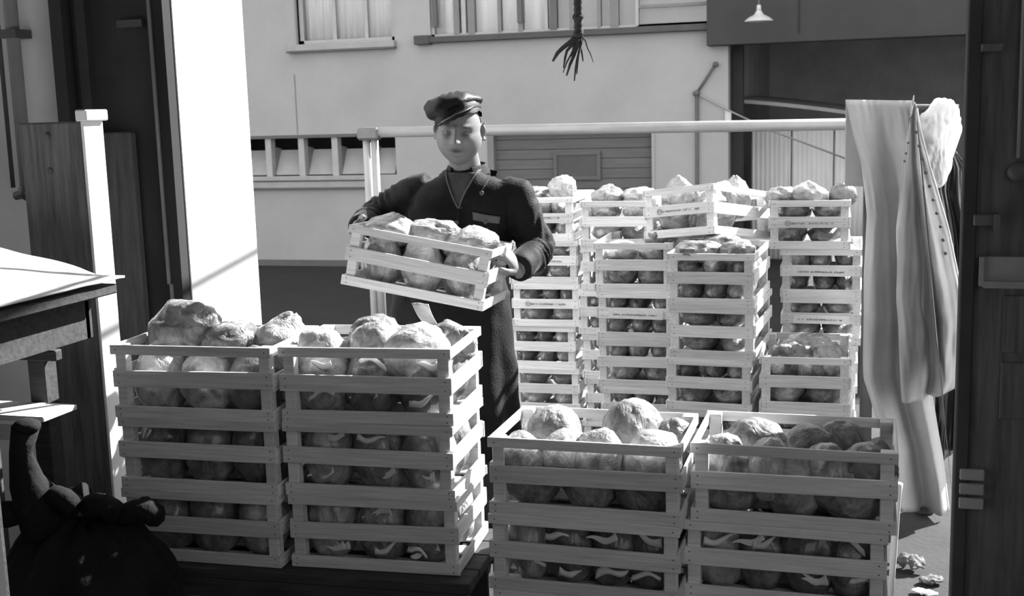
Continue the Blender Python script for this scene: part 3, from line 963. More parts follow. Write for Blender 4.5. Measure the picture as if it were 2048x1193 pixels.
t = thing('wooden_dolly', 'low wooden dolly under the two front crate stacks', 'dolly', (-.41, 3.04, 0))
for y in (-.15, -.03, .09):
    MB().chamfer(-.53, .53, y, y + .11, .175, .213, .003).build('deck_board', M['cart_wood'], t)
for x in (-.48, 0, .48):
    MB().chamfer(x - .04, x + .04, -.15, .19, .0, .175, .004).build('bearer', M['cart_wood'], t)

# --- rear stacks, ends towards the viewer.  (x centre, y of the front face, top z, crates, yaw, name)
REAR = [
    (-1.468, 5.40, 1.285, 6, .02, 'rear stack beside the man', {1: 's', 2: 's', 0: 's', 3: ''}),
    (-1.075, 5.28, 1.275, 6, .01, 'rear stack half hidden behind another', {1: 's', 0: ''}),
    (-.905, 4.86, 1.130, 5, .015, 'rear stack with a labelled crate', {1: 'p'}),
    (-.535, 4.52, 1.130, 5, -.05, 'rear stack under the tilted crate', {}),
    (-.192, 4.47, .742, 3, .02, 'low rear stack beside the canvas', {}),
    (-.175, 5.13, 1.285, 6, .02, 'rear stack behind the canvas edge', {0: 's', 1: 'p', 2: 'p'}),
]
REARSTACK = {}
for si, (cx, fy, topz, n, yaw, nm, marks) in enumerate(REAR):
    base = topz - n * CH
    gp = 'crates in the rear stacks'
    tops = []
    for k in range(n):
        z = base + (n - 1 - k) * CH
        dx, dy = CR.uniform(-.012, .012), CR.uniform(-.008, .008)
        if si == 5 and k == 0: dx -= .035
        if si == 5 and k in (1, 2): dx += .01
        if si == 2 and k == 0: dx -= .02
        t = crate('slatted wooden crate of wrapped cabbages, %s of the %s' % (LEV[k] if k < n - 1 or n < 4 else 'bottom', nm), (cx + dx, fy + CL / 2 + dy, z), (0, 0, math.pi / 2 + yaw + CR.uniform(-.02, .02)), gp)
        tops.append(t)
        fill_end(t, '%s crate of %s' % (LEV[k] if k < n - 1 or n < 4 else 'bottom', nm), 'cabbages in the rear stacks', 2 if (k + si) % 3 else 3, 2)
        if k in marks and marks[k]:
            crate_mark(t, si * 10 + k, paper=marks[k] == 'p', wd=.21 if marks[k] == 'p' else .2)
    REARSTACK[si] = tops
    if base > .02:
        p = thing('pallet', 'low wooden pallet under the %s' % nm, 'pallet', (cx, fy + CL / 2, 0))
        for y in (-.20, 0, .20):
            MB().chamfer(-.16, .16, y - .045, y + .045, base - .022, base - .002, .002).build('deck_board', M['cart_wood'], p)
        for x in (-.13, .13):
            MB().chamfer(x - .025, x + .025, -.245, .245, 0, base - .022, .003).build('bearer', M['cart_wood'], p)

# right side of the low and of the middle stack, visible row of cabbages along the long side
for si, ks in ((3, (0, 1)), (4, (0, 1))):
    for k in ks:
        t = REARSTACK[si][k]
        for i in range(2):
            head('wrapped cabbage, %s behind the front row, %s crate of %s' % (ORD[i], LEV[k], REAR[si][5]), t, -.03 + .15 * i, -.085, .01, (.95, .95, 1.35), 'cabbages in the rear stacks')

# white crumpled bags on top of the rear stacks
g = 'pale bags on top of the rear stacks'
A, Bk, Bp, Cc, Dd, Ee = [REARSTACK[i][0] for i in range(6)]
for (t, lab, x, y, z, s, m, rz) in (
        (A, 'flat pale bag on top of the rear stack beside the man', -.10, .08, .185, (1.3, 1.2, .5), GM[2], .3),
        (A, 'upright crumpled pale bag on top of the rear stack beside the man', -.12, -.09, .175, (.75, .9, .95), GM[2], 2.3),
        (Bk, 'low pale bag on the half hidden rear stack, beside the twisted bag', -.12, .06, .18, (1.1, 1.0, .65), TM[1], 1.1),
        (Bk, 'low pale bag on the half hidden rear stack, beside the tilted crate', -.12, -.09, .18, (1.2, 1.1, .6), GM[2], 2.1),
        (Ee, 'rounded pale bag in the middle of the rear stack behind the canvas edge', -.16, .02, .175, (1.25, 1.0, .75), TM[2], 3.0),
        (Ee, 'flat pale bag next to the tilted crate on the rear stack behind canvas', -.17, .12, .18, (.9, .9, .6), GM[2], 1.0),
        (Ee, 'dark leafy tuft on the rear stack beside the canvas', -.14, -.135, .17, (.8, .8, .75), HM[3], 2.0),
        (Bp, 'dull bag drooping over the labelled rear stack, near the tilted crate', -.14, -.10, .165, (.95, .8, .75), GM[0], 2.5),
        (Cc, 'rumpled bag under the tilted crate at its near corner', -.17, .06, .165, (1.2, .9, .62), GM[0], .5),
        (Cc, 'low rumpled bag under the tilted crate by the labelled stack', -.16, -.09, .165, (1.0, .9, .6), GM[1], 1.5),
        (Cc, 'bag under the far end of the tilted crate', .08, .0, .165, (1.4, 1.2, .6), GM[0], 2.5),
        (Dd, 'rumpled cabbage bag in the low rear stack, first from left', -.13, .07, .09, (1.2, 1.0, 1.1), GM[1], .4),
        (Dd, 'rumpled cabbage bag in the low rear stack, beside the canvas', -.12, -.07, .09, (1.2, .95, 1.1), GM[0], 1.4),
        (Dd, 'rumpled cabbage bag in the low rear stack, behind the front two', .06, .0, .09, (1.3, 1.6, 1.1), GM[1], 2.4)):
    head(lab, t, x, y, z, s, g, m, rot=(0, 0, rz))

# tilted crate thrown on top
tc_ = crate('sunlit slatted crate lying tilted across the top of the rear stacks', (-.631, 5.112, 1.121), (0, 0, 0), 'crates in the rear stacks')
Rz = Matrix.Rotation(-.372, 3, 'Z'); Rx = Matrix.Rotation(-.142, 3, 'X'); Ry = Matrix.Rotation(-.111, 3, 'Y')
tc_.rotation_euler = (Rz @ Ry @ Rx @ Matrix.Rotation(math.pi / 2, 3, 'Z')).to_euler()
crate_mark(tc_, 77, wd=.2)
fill_end(tc_, 'tilted crate on the rear stacks', 'cabbages in the tilted crate', 2, 1)
for (lab, x, y, z, s, m, rz) in (('pale bag peaking over the rim of the tilted crate, at its near end', -.14, .05, .10, (1.1, .9, 1.15), TM[2], .4),
                                 ('pale rounded bag at the far end of the tilted crate', .10, -.08, .09, (1.2, .9, 1.25), TM[2], 1.4),
                                 ('pale bag in the middle of the tilted crate', -.02, -.075, .06, (1.0, .9, 1.3), HM[4], 2.4),
                                 ('pale bag low in the far corner of the tilted crate', .15, .08, .05, (1.1, .9, 1.3), HM[1], 3.4)):
    head(lab, tc_, x, y, z, s, 'cabbages in the tilted crate', m, rot=(0, 0, rz))

# held crate
hc = crate('slatted crate of cabbages held tilted in the hands of the man', (-1.471, 3.847, 1.071))
hc.rotation_euler = (Matrix.Rotation(.072, 3, 'Z') @ Matrix.Rotation(.182, 3, 'Y') @ Matrix.Rotation(-.041, 3, 'X')).to_euler()
for i in range(3):
    for r in range(2):
        head('wrapped cabbage, %s from left, %s row, crate in the hands of the man' % (ORD[i], ('front', 'back')[r]), hc, -.15 + .15 * i, -.075 + .15 * r, .01, (1.0, .95, 1.3), 'cabbages in the held crate', [HM[0], HM[1], HM[2]][i])
for (lab, x, y, s, m, rz) in (('first from the dark hand', -.14, -.03, (1.25, 1.4, .75), TM[0], .3), ('second from the dark hand', -.0, .0, (1.2, 1.4, .8), GM[2], 1.3), ('beside the sunlit hand', .14, -.02, (1.3, 1.4, .75), TM[2], 2.3)):
    head('pale flattened bag on top of the held crate, %s' % lab, hc, x, y, .150, s, 'cabbages in the held crate', m, rot=(0, 0.18, rz))

# ------------------------------------------------------------------ canvas hung over a bar beside the doorway
t = thing('coat_stand', 'wooden bar on posts carrying the grey canvas and the white cloth', 'stand', (0, 4.9, 0))
MB().tube([(-.05, .045, 1.668), (.36, .045, 1.655)], .016, 10).build('bar', M['old_wood'], t)
for x in (.01, .25):
    MB().chamfer(x, x + .05, .065, .115, 0, 1.65, .004).build('post', M['old_wood'], t)
    MB().chamfer(x - .01, x + .06, .03, .28, 0, .025, .004).build('foot', M['old_wood'], t)


def drape(xl, xr, z0, z1, y, folds, nu=60, nv=70, back=.25, th=.004, bulge=0., seed=0, hang=0.):
    """sheet hung over a bar: xl/xr tables of side edges against z, folds = [(centre u, width, depth, grow)], back length over the bar"""
    vs = []
    nb = 10
    for j in range(nv + nb):
        if j < nb:                                # back part, over the bar
            k = j / nb; z = z0 - back * (1 - k) ** 1.5; yb = y + .03 + .11 * (1 - k)
        else:
            k = (j - nb) / (nv - 1); z = z0 + (z1(0.5) - z0) * 0; yb = y
        for i in range(nu):
            u = i / (nu - 1)
            if j < nb:
                x = lerp(xl, z0) + (lerp(xr, z0) - lerp(xl, z0)) * u
                vs.append(Vector((x, yb, z - .012 * u)))
            else:
                zz = z0 + (z1(u) - z0) * k
                x = lerp(xl, zz) + (lerp(xr, zz) - lerp(xl, zz)) * u
                yy = yb - bulge * math.sin(math.pi * u) * min(1, k * 3)
                for (c, w_, dpt, sl) in folds:
                    q = (u - c - sl * k) / w_
                    yy -= dpt * math.exp(-q * q) * min(1, .15 + k * 1.6)
                yy += .012 * noise.noise(Vector((u * 5 + seed, k * 5, seed))) * min(1, k * 4) + .006 * noise.noise(Vector((u * 14, k * 9 + seed, 3)))
                x += .008 * noise.noise(Vector((3 + seed, k * 6, u * 2)))
                vs.append(Vector((x, yy, zz - .012 * u * (1 - k))))
    v, f = solidify(vs, grid_faces(nu, nv + nb), th)
    return MB().add(v, f, 0, True)


t = thing('canvas_sheet', 'long grey canvas coat with eyelets hung over the bar by the doorway', 'coat', (0, 0, 0))
xl = [(0, .150), (.28, .125), (.42, .07), (.58, .022), (1.0, .018), (1.24, .024), (1.45, .0), (1.70, -.064)]
xr = [(0, .375), (.28, .335), (.55, .285), (.9, .29), (1.2, .27), (1.5, .215), (1.70, .190)]
drape(xl, xr, 1.702, lambda u: .045 - .03 * math.sin(3 * u), 4.90, [(.12, .13, .05, 0.02), (.46, .11, -.055, .10), (.80, .12, .05, .02)], back=.35, seed=1).build('back_panel', M['canvas'], t)
xl = [(.5, .172), (.9, .142), (1.2, .138), (1.45, .150), (1.58, .172), (1.69, .188)]
xr = [(.5, .36), (.60, .403), (.83, .400), (1.0, .372), (1.2, .328), (1.45, .252), (1.60, .212), (1.69, .198)]
drape(xl, xr, 1.690, lambda u: .505 + .12 * max(0, u - .35) ** 1.3, 4.835, [(.08, .16, .045, .0), (.42, .07, -.055, .10), (.62, .10, .035, .08), (.85, .12, .02, .0)], back=.02, seed=5).build('front_panel', M['canvas'], t)
edge_pts = [(lerp(xr, z) - .002, 4.815, z) for z in np.linspace(.56, 1.66, 26)]
MB().tube(edge_pts, .004, 8).build('edge_binding', M['canvas_edge'], t, label='pale bound edge')
for i in range(10):
    z = 1.57 - i * .052
    x = lerp(xr, z) - .020 - .0012 * i
    MB().lathe([(0, .003), (.004, .003), (.0065, .0015), (.007, 0), (0, 0)], 12, (x, 4.806, z), 0, Matrix.Rotation(math.pi / 2, 3, 'X')).build('eyelet', M['steel_dark'], t)
for i, (x, z) in enumerate(((.172, 1.53), (.165, 1.49), (.160, 1.46))):
    MB().ball((x, 4.80, z), (.005, .003, .005), 8, 6).build('stud', M['steel_dark'], t)

# white cloth bundled over the end of the bar
bm = bmesh.new(); bmesh.ops.create_icosphere(bm, subdivisions=5, radius=1)
for v in bm.verts:
    p = v.co.copy()
    cr_ = abs(noise.noise(Vector((p.x * 1.2 + p.z * 2.2, p.y * 1.5, p.z * 1.1 - p.x)) * 1.6))
    r = 1 + .16 * noise.noise(p * 1.5 + Vector((3, 1, 7))) - .30 * max(0, .18 - cr_) + .05 * noise.noise(p * 5)
    v.co = Vector((p.x * r * .088 + .012 * (1 - p.z), p.y * r * .085, p.z * r * .155 - .10 * max(0, p.x) * (p.z < .3)))
for f in bm.faces: f.smooth = True
me = bpy.data.meshes.new('white_cloth'); bm.to_mesh(me); bm.free(); me.materials.append(M['white_cloth'])
o = put('white_cloth', me, None, (.272, 4.93, 1.545), (0, .3, 0))
tag(o, 'bright white cloth bundled over the bar behind the grey canvas', 'cloth')
xl = [(.2, .30), (.5, .31), (.6, .33), (.9, .335), (1.1, .315), (1.34, .268), (1.5, .30)]
xr = [(.3, .47), (.6, .47), (.9, .452), (1.1, .445), (1.43, .40), (1.5, .36)]
o = drape(xl, xr, 1.50, lambda u: .22 + .05 * u, 4.985, [(.2, .10, .05, .05), (.45, .07, -.045, .1), (.7, .08, .05, .06), (.9, .05, -.03, 0)], back=.3, seed=13, nu=50).build('oilskin_apron', M['oilskin'])
tag(o, 'shiny black oilskin apron hanging under the white cloth', 'apron')

# sunlit white stake leaning behind the front stack
o = MB().tube([(.118, 3.92, .0), (.124, 3.91, .2), (.133, 3.90, .42), (.136, 3.90, .455)], [(.010, .008), (.016, .008), (.017, .008), (.016, .012)], 10).build('white_stake', M['white_paint'])
tag(o, 'thin white stake standing upright behind the front crate stack', 'stake')

# trodden leaves on the ramp
def leaf(x, y, sx, sy, h, seed, lab, mm='leaf', rz=0.):
    n = 14; vs = []
    for j in range(n):
        for i in range(n):
            u, v = i / (n - 1) * 2 - 1, j / (n - 1) * 2 - 1
            e = math.sqrt(max(0, 1 - v * v * .9))
            z = .008 + h * (.5 + .5 * noise.noise(Vector((u * 1.8 + seed, v * 1.8, seed)))) + h * .5 * (1 - u * u) * (1 - v * v) + h * .25 * noise.noise(Vector((u * 5, v * 5, seed)))
            vs.append(Vector((u * sx * e, v * sy * (1 + .15 * noise.noise(Vector((u * 3, seed, v * 3)))), max(z, .004))))
    g_ = grid_faces(n, n); k_ = len(vs)
    rim = [i for i in range(n)] + [j * n + n - 1 for j in range(1, n)] + [(n - 1) * n + i for i in range(n - 2, -1, -1)] + [j * n for j in range(n - 2, 0, -1)]
    v_ = vs + [p - Vector((0, 0, .003)) for p in vs]
    f_ = g_ + [tuple(i + k_ for i in reversed(q_)) for q_ in g_] + [(a_, b_, b_ + k_, a_ + k_) for a_, b_ in zip(rim, rim[1:] + rim[:1])]
    o = MB().add(v_, f_, 0, True).build('cabbage_leaf', M[mm], None, loc=(x, y, 0), rot=(0, 0, rz))
    tag(o, lab, 'leaf', 'trodden leaves on the ramp')


leaf(.195, 4.30, .055, .04, .05, 3, 'thick trodden cabbage leaf on the ramp below the canvas hem', rz=-.3)
leaf(.235, 4.08, .045, .022, .012, 8, 'flat pale cabbage leaf on the ramp beside the door leaf', 'pale_film_glint', rz=-.3)
leaf(.262, 4.19, .045, .03, .02, 18, 'dark wet cabbage leaf on the ramp at the foot of the door', rz=.5)

# ------------------------------------------------------------------ standing desk and sack, left foreground
t = thing('standing_desk', 'tall dark wooden standing desk with a lower shelf beside the post', 'desk', (-2.45, 2.47, 0))
MB().chamfer(-.5, .52, -.30, .25, 1.235, 1.262, .004).build('desk_top', M['cart_wood'], t)
b = MB(); b.box(-.46, .46, -.26, -.235, 1.12, 1.235); b.box(-.46, .46, .185, .21, 1.12, 1.235); b.box(.44, .46, -.25, .2, 1.12, 1.235); b.box(-.47, -.445, -.25, .2, 1.12, 1.235)
b.build('apron_frame', M['cart_wood'], t)
for (x, y) in ((-.43, -.245), (.47, -.265), (-.43, .195), (.29, .205)):
    MB().chamfer(x - .027, x + .027, y - .027, y + .027, 0, 1.236, .003).build('leg', M['cart_wood'], t)
MB().chamfer(-.43, .36, .175, .205, 1.055, 1.085, .003).build('stretcher', M['cart_wood'], t)
MB().chamfer(.10, .13, .175, .20, .0, 1.06, .003).build('upright', M['old_wood'], t)
MB().chamfer(-.42, .42, .03, .17, .926, .940, .002).build('shelf', M['white_paint'], t, label='white painted lower shelf')
MB().chamfer(-.42, .39, .02, .034, .875, .915, .002).build('shelf_lip', M['white_paint'], t, label='white front strip below the shelf')

n, m_ = 46, 34
vs = []
for j in range(m_):
    for i in range(n):
        u = i / (n - 1); v = j / (m_ - 1)
        x = -.52 + 1.055 * u; y = -.32 + .585 * v
        hgt = .012 + .16 * max(0, 1 - u / .90) ** .7 * math.sin(min(1, v * 1.4 + .05) * math.pi * .55) + .012 * noise.noise(Vector((x * 9, y * 9, 2))) * (1 - u * .7)
        if u > .93: hgt = max(.008, hgt * .8)
        z = 1.266 + max(.004, hgt)
        if j == 0: z = 1.245 - .01 * math.sin(x * 9)
        vs.append(Vector((x, y, z)))
v_, f_ = solidify(vs, grid_faces(n, m_), -.006)
o = MB().add(v_, f_, 0, True).build('desk_cloth', M['white_cloth'], None, loc=(-2.45, 2.47, 0))
tag(o, 'sunlit white cloth spread over the top of the standing desk', 'cloth')

t = thing('dark_sack', 'dark bulky sack with a tied neck on the floor below the desk', 'sack', (-1.93, 2.50, 0))
bm = bmesh.new(); bmesh.ops.create_icosphere(bm, subdivisions=5, radius=1)
for v in bm.verts:
    p = v.co.copy(); th = math.atan2(p.y, p.x)
    r = 1 + .10 * noise.noise(p * 1.7) + .05 * noise.noise(p * 4.3)
    z = p.z
    if z > .2: r *= 1 - .25 * ((z - .2) / .8) ** 2; r += .03 * math.sin(11 * th + 3 * z)
    v.co = Vector((p.x * r * .25, p.y * r * .20, .37 + max(-1, p.z * r) * .40))
    v.co.z = max(v.co.z, .002)
for f in bm.faces: f.smooth = True
me = bpy.data.meshes.new('sack_body'); bm.to_mesh(me); bm.free(); me.materials.append(M['burlap'])
put('sack_body', me, t)
b = MB()
for k in range(5):
    b.tube([(-.2 + .09 * k + .04 * math.sin(a * 2 + k), -.09 + .03 * k + .03 * math.sin(a + k), .735 + .012 * math.sin(3 * a + k) - .02 * abs(k - 2)) for a in np.linspace(0, 3, 9)], .03, 8)
b.build('folded_cloth', M['burlap'], t)
b = MB().tube([(-.09, -.02, .66), (-.12, -.06, .78), (-.105, -.09, .87), (-.075, -.10, .94)], [.08, .045, .028, .034], 14)
b.ball((-.07, -.10, .945), (.036, .032, .020)); b.build('tied_neck', M['burlap'], t)

# ------------------------------------------------------------------ the man
PX, PY = -1.48, 4.16
man = thing('person', 'man in dark work coat and peaked cap lifting a cabbage crate', 'person', (PX, PY, 0))
ORG = Vector((PX, PY, 0))


def remesh(mb, voxel, smooth_it=0, name='tmp'):
    """merge overlapping shells into one continuous skin"""
    me = mb.mesh(name, M['skin'])
    o = bpy.data.objects.new(name, me); C.objects.link(o)
    md = o.modifiers.new('r', 'REMESH'); md.mode = 'VOXEL'; md.voxel_size = voxel; md.use_smooth_shade = True
    if smooth_it:
        ms = o.modifiers.new('s', 'SMOOTH'); ms.factor = .5; ms.iterations = smooth_it
    dg = bpy.context.evaluated_depsgraph_get(); dg.update()
    me2 = bpy.data.meshes.new_from_object(o.evaluated_get(dg))
    bpy.data.objects.remove(o); bpy.data.meshes.remove(me)
    return me2


# --- head, in its own space: face to -Y, eyes at z = 0
def G(x, z, cx, cz, sx, sz):
    return math.exp(-((x - cx) / sx) ** 2 - ((z - cz) / sz) ** 2)


def head_point(th, ph):
    d = Vector((math.sin(ph) * math.sin(th), -math.sin(ph) * math.cos(th), math.cos(ph)))   # th = 0 is the face
    p = Vector((d.x * .077, d.y * .098, d.z * .119))
    front = max(0, -d.y)
    if p.z < 0:                                   # jaw
        p.z *= 1.07
        k = min(1, -p.z / .119)
        p.x *= 1 + .15 * math.sin(math.pi * min(1, k * .95)) - .02 * k ** 3
        if d.y > 0: p.y *= 1 - .30 * k
        else: p.y *= 1 + .10 * k ** 1.5
    if p.z > 0: p.x *= 1 - .03 * (p.z / .119)
    x, z = p.x, p.z
    ax = abs(x)
    if d.y < .1:
        f = min(1, front * 2.2)
        dy = 0
        dy += .0085 * G(ax, z, .030, .023, .020, .008)                  # brow
        dy -= .0160 * G(ax, z, .030, .005, .016, .012)                  # sockets
        dy += .0050 * G(ax, z, .030, .000, .011, .007)                  # lids
        dy -= .0035 * G(ax, z, .030, -.0065, .012, .0022)               # lid crease
        if -.045 < z < .03:                                             # nose
            k = (.022 - z) / .052; k = max(0, min(1, k))
            dy += (.008 + .025 * k ** 1.1) * math.exp(-(x / (.0080 + .006 * k)) ** 2) * (1 if z > -.032 else max(0, 1 - (-.032 - z) / .010))
        dy += .0075 * G(ax, z, .0135, -.030, .006, .007)                # nostril wings
        dy += .0050 * G(ax, z, .047, -.018, .017, .016)                 # cheekbones
        dy -= .0030 * G(ax, z, .040, -.055, .014, .018)                 # hollow cheeks
        dy += .0060 * G(x, z, 0, -.052, .024, .0055)                    # upper lip
        dy += .0065 * G(x, z, 0, -.0665, .020, .0055)                   # lower lip
        dy -= .0110 * G(x, z, 0, -.0595, .025, .0034)                   # mouth
        dy -= .0045 * G(x, z, 0, -.079, .022, .006)
        dy += .0080 * G(x, z, 0, -.098, .020, .014)                     # chin
        dy -= .0030 * G(ax, z, .027, -.045, .005, .012)                 # nasolabial fold
        p.y -= dy * f
    return p


def head_grid(nu, nv, t0, t1, p0, p1, off=0.):
    vs = []
    for j in range(nv):
        ph = p0 + (p1 - p0) * j / (nv - 1)
        for i in range(nu):
            th = t0 + (t1 - t0) * i / (nu - 1)
            p = head_point(th, ph)
            if off:
                n_ = Vector((p.x / .077 ** 2, p.y / .098 ** 2, p.z / .119 ** 2)).normalized(); p = p + n_ * off
            vs.append(p)
    return vs


HEADC = Vector((-1.393, 4.055, 1.634)) - ORG
HR_ = Matrix.Rotation(math.radians(12), 3, 'Z') @ Matrix.Rotation(math.radians(3), 3, 'Y') @ Matrix.Rotation(math.radians(9), 3, 'X')


def hx(p): return HR_ @ Vector(p) + HEADC


body = MB()
nu, nv = 120, 110
vs = []; fs = []
for j in range(nv + 1):
    for i in range(nu):
        vs.append(hx(head_point(2 * math.pi * i / nu, max(.002, min(math.pi - .002, math.pi * j / nv)))))
for j in range(nv):
    for i in range(nu):
        a = j * nu + i; c = j * nu + (i + 1) % nu
        fs.append((a, c, c + nu, a + nu))
fs.append(tuple(range(nu))); fs.append(tuple(nv * nu + i for i in reversed(range(nu))))
body.add(vs, fs, 0, True)
for s in (-1, 1):                                  # ears
    R_ = HR_ @ Matrix.Rotation(s * math.radians(38), 3, 'Z') @ Matrix.Rotation(math.radians(-8), 3, 'X')
    body.ball(hx((s * .082, .012, -.002)), (.0080, .021, .022), 18, 12, 0, R_)
    body.ball(hx((s * .081, .007, -.024)), (.0070, .012, .018), 18, 12, 0, R_)
    body.tube([R_ @ Vector((s * .006, -.010 + .027 * math.sin(a), .030 * math.cos(a) * -1)) + hx((s * .085, .012, -.010)) for a in np.linspace(.3, 3.1, 12)], .0055, 8)
    body.ball(hx((s * .075, .006, -.012)), (.012, .014, .024), 12, 8, 0, R_)
    body.ball(hx((s * .030, -.0765, .0005)), (.0125, .011, .0095), 14, 10, 0, HR_)       # eyeballs under the lids
# neck and trunk under the clothes
L_ = lambda *p: Vector(p) - ORG
body.tube([L_(-1.40, 4.15, 1.42), L_(-1.395, 4.115, 1.50), hx((0, .022, -.055)), hx((0, .02, -.02))], [(.062, .064), (.054, .056), (.052, .055), (.05, .05)], 24)
trunk_rows = [(.86, -1.50, 4.19, .16, .10), (1.0, -1.49, 4.18, .155, .10), (1.15, -1.46, 4.17, .16, .10), (1.30, -1.425, 4.15, .17, .105), (1.40, -1.41, 4.145, .15, .09), (1.45, -1.40, 4.14, .09, .07)]


def rings(mb, rows, n=40, sq=2.3):
    o = len(mb.v)
    for (z, x, y, a, b_) in rows:
        for i in range(n):
            t_ = 2 * math.pi * i / n; c, s = math.cos(t_), math.sin(t_)
            mb.v.append(tuple(L_(x + a * math.copysign(abs(c) ** (2 / sq), c), y + b_ * math.copysign(abs(s) ** (2 / sq), s), z)))
    k = len(rows)
    for j in range(k - 1):
        for i in range(n):
            a0 = o + j * n + i; a1 = o + j * n + (i + 1) % n
            mb.f.append((a0, a1, a1 + n, a0 + n)); mb.mi.append(0); mb.sm.append(True)
    mb.f.append(tuple(o + i for i in reversed(range(n)))); mb.mi.append(0); mb.sm.append(True)
    mb.f.append(tuple(o + (k - 1) * n + i for i in range(n))); mb.mi.append(0); mb.sm.append(True)


rings(body, trunk_rows)
SR, ER, WR = L_(-1.600, 4.145, 1.405), L_(-1.792, 4.19, 1.305), L_(-1.757, 3.955, 1.285)
SLf, EL, WL = L_(-1.215, 4.145, 1.395), L_(-1.145, 4.17, 1.185), L_(-1.160, 3.955, 1.140)
for (S, E_, W_) in ((SR, ER, WR), (SLf, EL, WL)):
    body.tube([S, S.lerp(E_, .5), E_], [.048, .045, .040], 16)
    body.tube([E_, E_.lerp(W_, .4), W_], [.041, .040, .029], 16)
for s in (-1, 1):                                  # legs
    hp = L_(-1.50 + s * .09, 4.19, .90); kn = L_(-1.52 + s * .11, 4.16, .48); an = L_(-1.52 + s * .12, 4.22, .08)
    body.tube([hp, hp.lerp(kn, .5), kn], [.082, .072, .055], 16); body.tube([kn, kn.lerp(an, .35), an], [.054, .052, .036], 16)
    body.tube([an + Vector((0, .04, -.03)), an + Vector((0, -.05, -.045)), an + Vector((0, -.14, -.06))], [.036, .036, .022], 12)


def hand(mb, W, d, nrm, side, curl, sc=1.0):
    """palm and five fingers; d = pointing direction, nrm = palm normal (towards what is held), side = thumb direction"""
    d = Vector(d).normalized(); nrm = Vector(nrm); nrm = (nrm - d * nrm.dot(d)).normalized(); sd = Vector(side); sd = (sd - d * sd.dot(d) - nrm * sd.dot(nrm)).normalized()
    P = lambda a, b_, c: W + (d * a + sd * b_ + nrm * c) * sc
    mb.tube([P(-.02, 0, 0), P(.02, 0, 0), P(.055, .0, .0), P(.092, 0, .004)], [(.020 * sc, .028 * sc), (.017 * sc, .036 * sc), (.016 * sc, .042 * sc), (.012 * sc, .040 * sc)], 20, up=nrm)
    for k, (off, ln) in enumerate(((.030, .075), (.010, .083), (-.011, .078), (-.031, .062))):
        base = P(.075, off * .95, .003); ang = 0; p = base; pts = [base]; dr = d.copy()
        for seg, (fr, c) in enumerate(((.42, curl[0]), (.32, curl[1]), (.26, curl[2]))):
            ang += c
            dr = (d * math.cos(ang) + nrm * math.sin(ang) + sd * off * .9).normalized()
            pts.append(p + dr * ln * fr * .5 * sc); p = p + dr * ln * fr * sc; pts.append(p)
        mb.tube(pts, [.0098 * sc, .0096 * sc, .0092 * sc, .0088 * sc, .0084 * sc, .0078 * sc, .006 * sc], 10, up=nrm)
    th = [P(.018, .030, .006), P(.040, .050, .016), P(.062, .060, .026), P(.085, .060, .040)]
    mb.tube(th, [.014 * sc, .012 * sc, .0105 * sc, .008 * sc], 10, up=nrm)


hand(body, WR, (.10, -.92, -.10), (1, .05, -.15), (0, .1, 1), (.55, .75, .5))
hand(body, WL, (-.30, -.55, .78), (-1, -.1, -.35), (.1, -1, -.5), (.75, .85, .5), 1.06)
me = remesh(body, .0036, 1)
co = np.empty(len(me.vertices) * 3, 'f'); me.vertices.foreach_get('co', co); co = co.reshape(-1, 3)
inv = np.array(HR_.transposed()); hp_ = (co - np.array(HEADC)) @ inv.T
tone = np.full(len(co), .225, 'f')
x, y, z = np.abs(hp_[:, 0]), hp_[:, 1], hp_[:, 2]
fr = y < -.04
def gs(cx, cz, sx, sz): return np.exp(-((x - cx) / sx) ** 2 - ((z - cz) / sz) ** 2) * fr
tone *= 1 - .60 * gs(.031, .0205, .018, .0055)          # eyebrows
tone *= 1 - .60 * gs(.030, -.0035, .013, .0034)         # lashes
tone *= 1 - .25 * gs(.030, .004, .018, .012)            # eye socket shade, put into the skin tone
tone *= 1 - .40 * gs(0, -.0535, .021, .0040) * 1        # lips
tone *= 1 - .35 * gs(0, -.0665, .018, .0045)
tone *= 1 - .75 * gs(0, -.0597, .023, .0034)
tone *= 1 - .55 * gs(.008, -.0395, .004, .003)          # nostrils
stub = np.exp(-((z + .085) / .035) ** 2) * (y < .02) * (z > -.14)
tone *= 1 - .16 * stub                                  # shaved beard
attr = me.attributes.new('tone', 'FLOAT', 'POINT'); attr.data.foreach_set('value', tone)
me.materials.clear(); me.materials.append(M['skin'])
me.name = 'body'
put('body', me, man)

# hair under the cap
n_u, n_v = 70, 26
vs = [hx(p) for p in head_grid(n_u, n_v, math.radians(100), math.radians(260), .25, 1.72, .003)]
v_, f_ = solidify(vs, grid_faces(n_u, n_v), .004)
MB().add(v_, f_, 0, True).build('hair', M['hair'], man)

# peaked cap, worn askew
cap = thing('x', 'x', 'x'); bpy.data.objects.remove(cap)
CAPM = HR_ @ Matrix.Rotation(math.radians(-28), 3, 'Y') @ Matrix.Rotation(math.radians(-15), 3, 'X')
CAPC = hx((-.005, .010, .052))
cp = lambda p: CAPM @ Vector(p) + CAPC


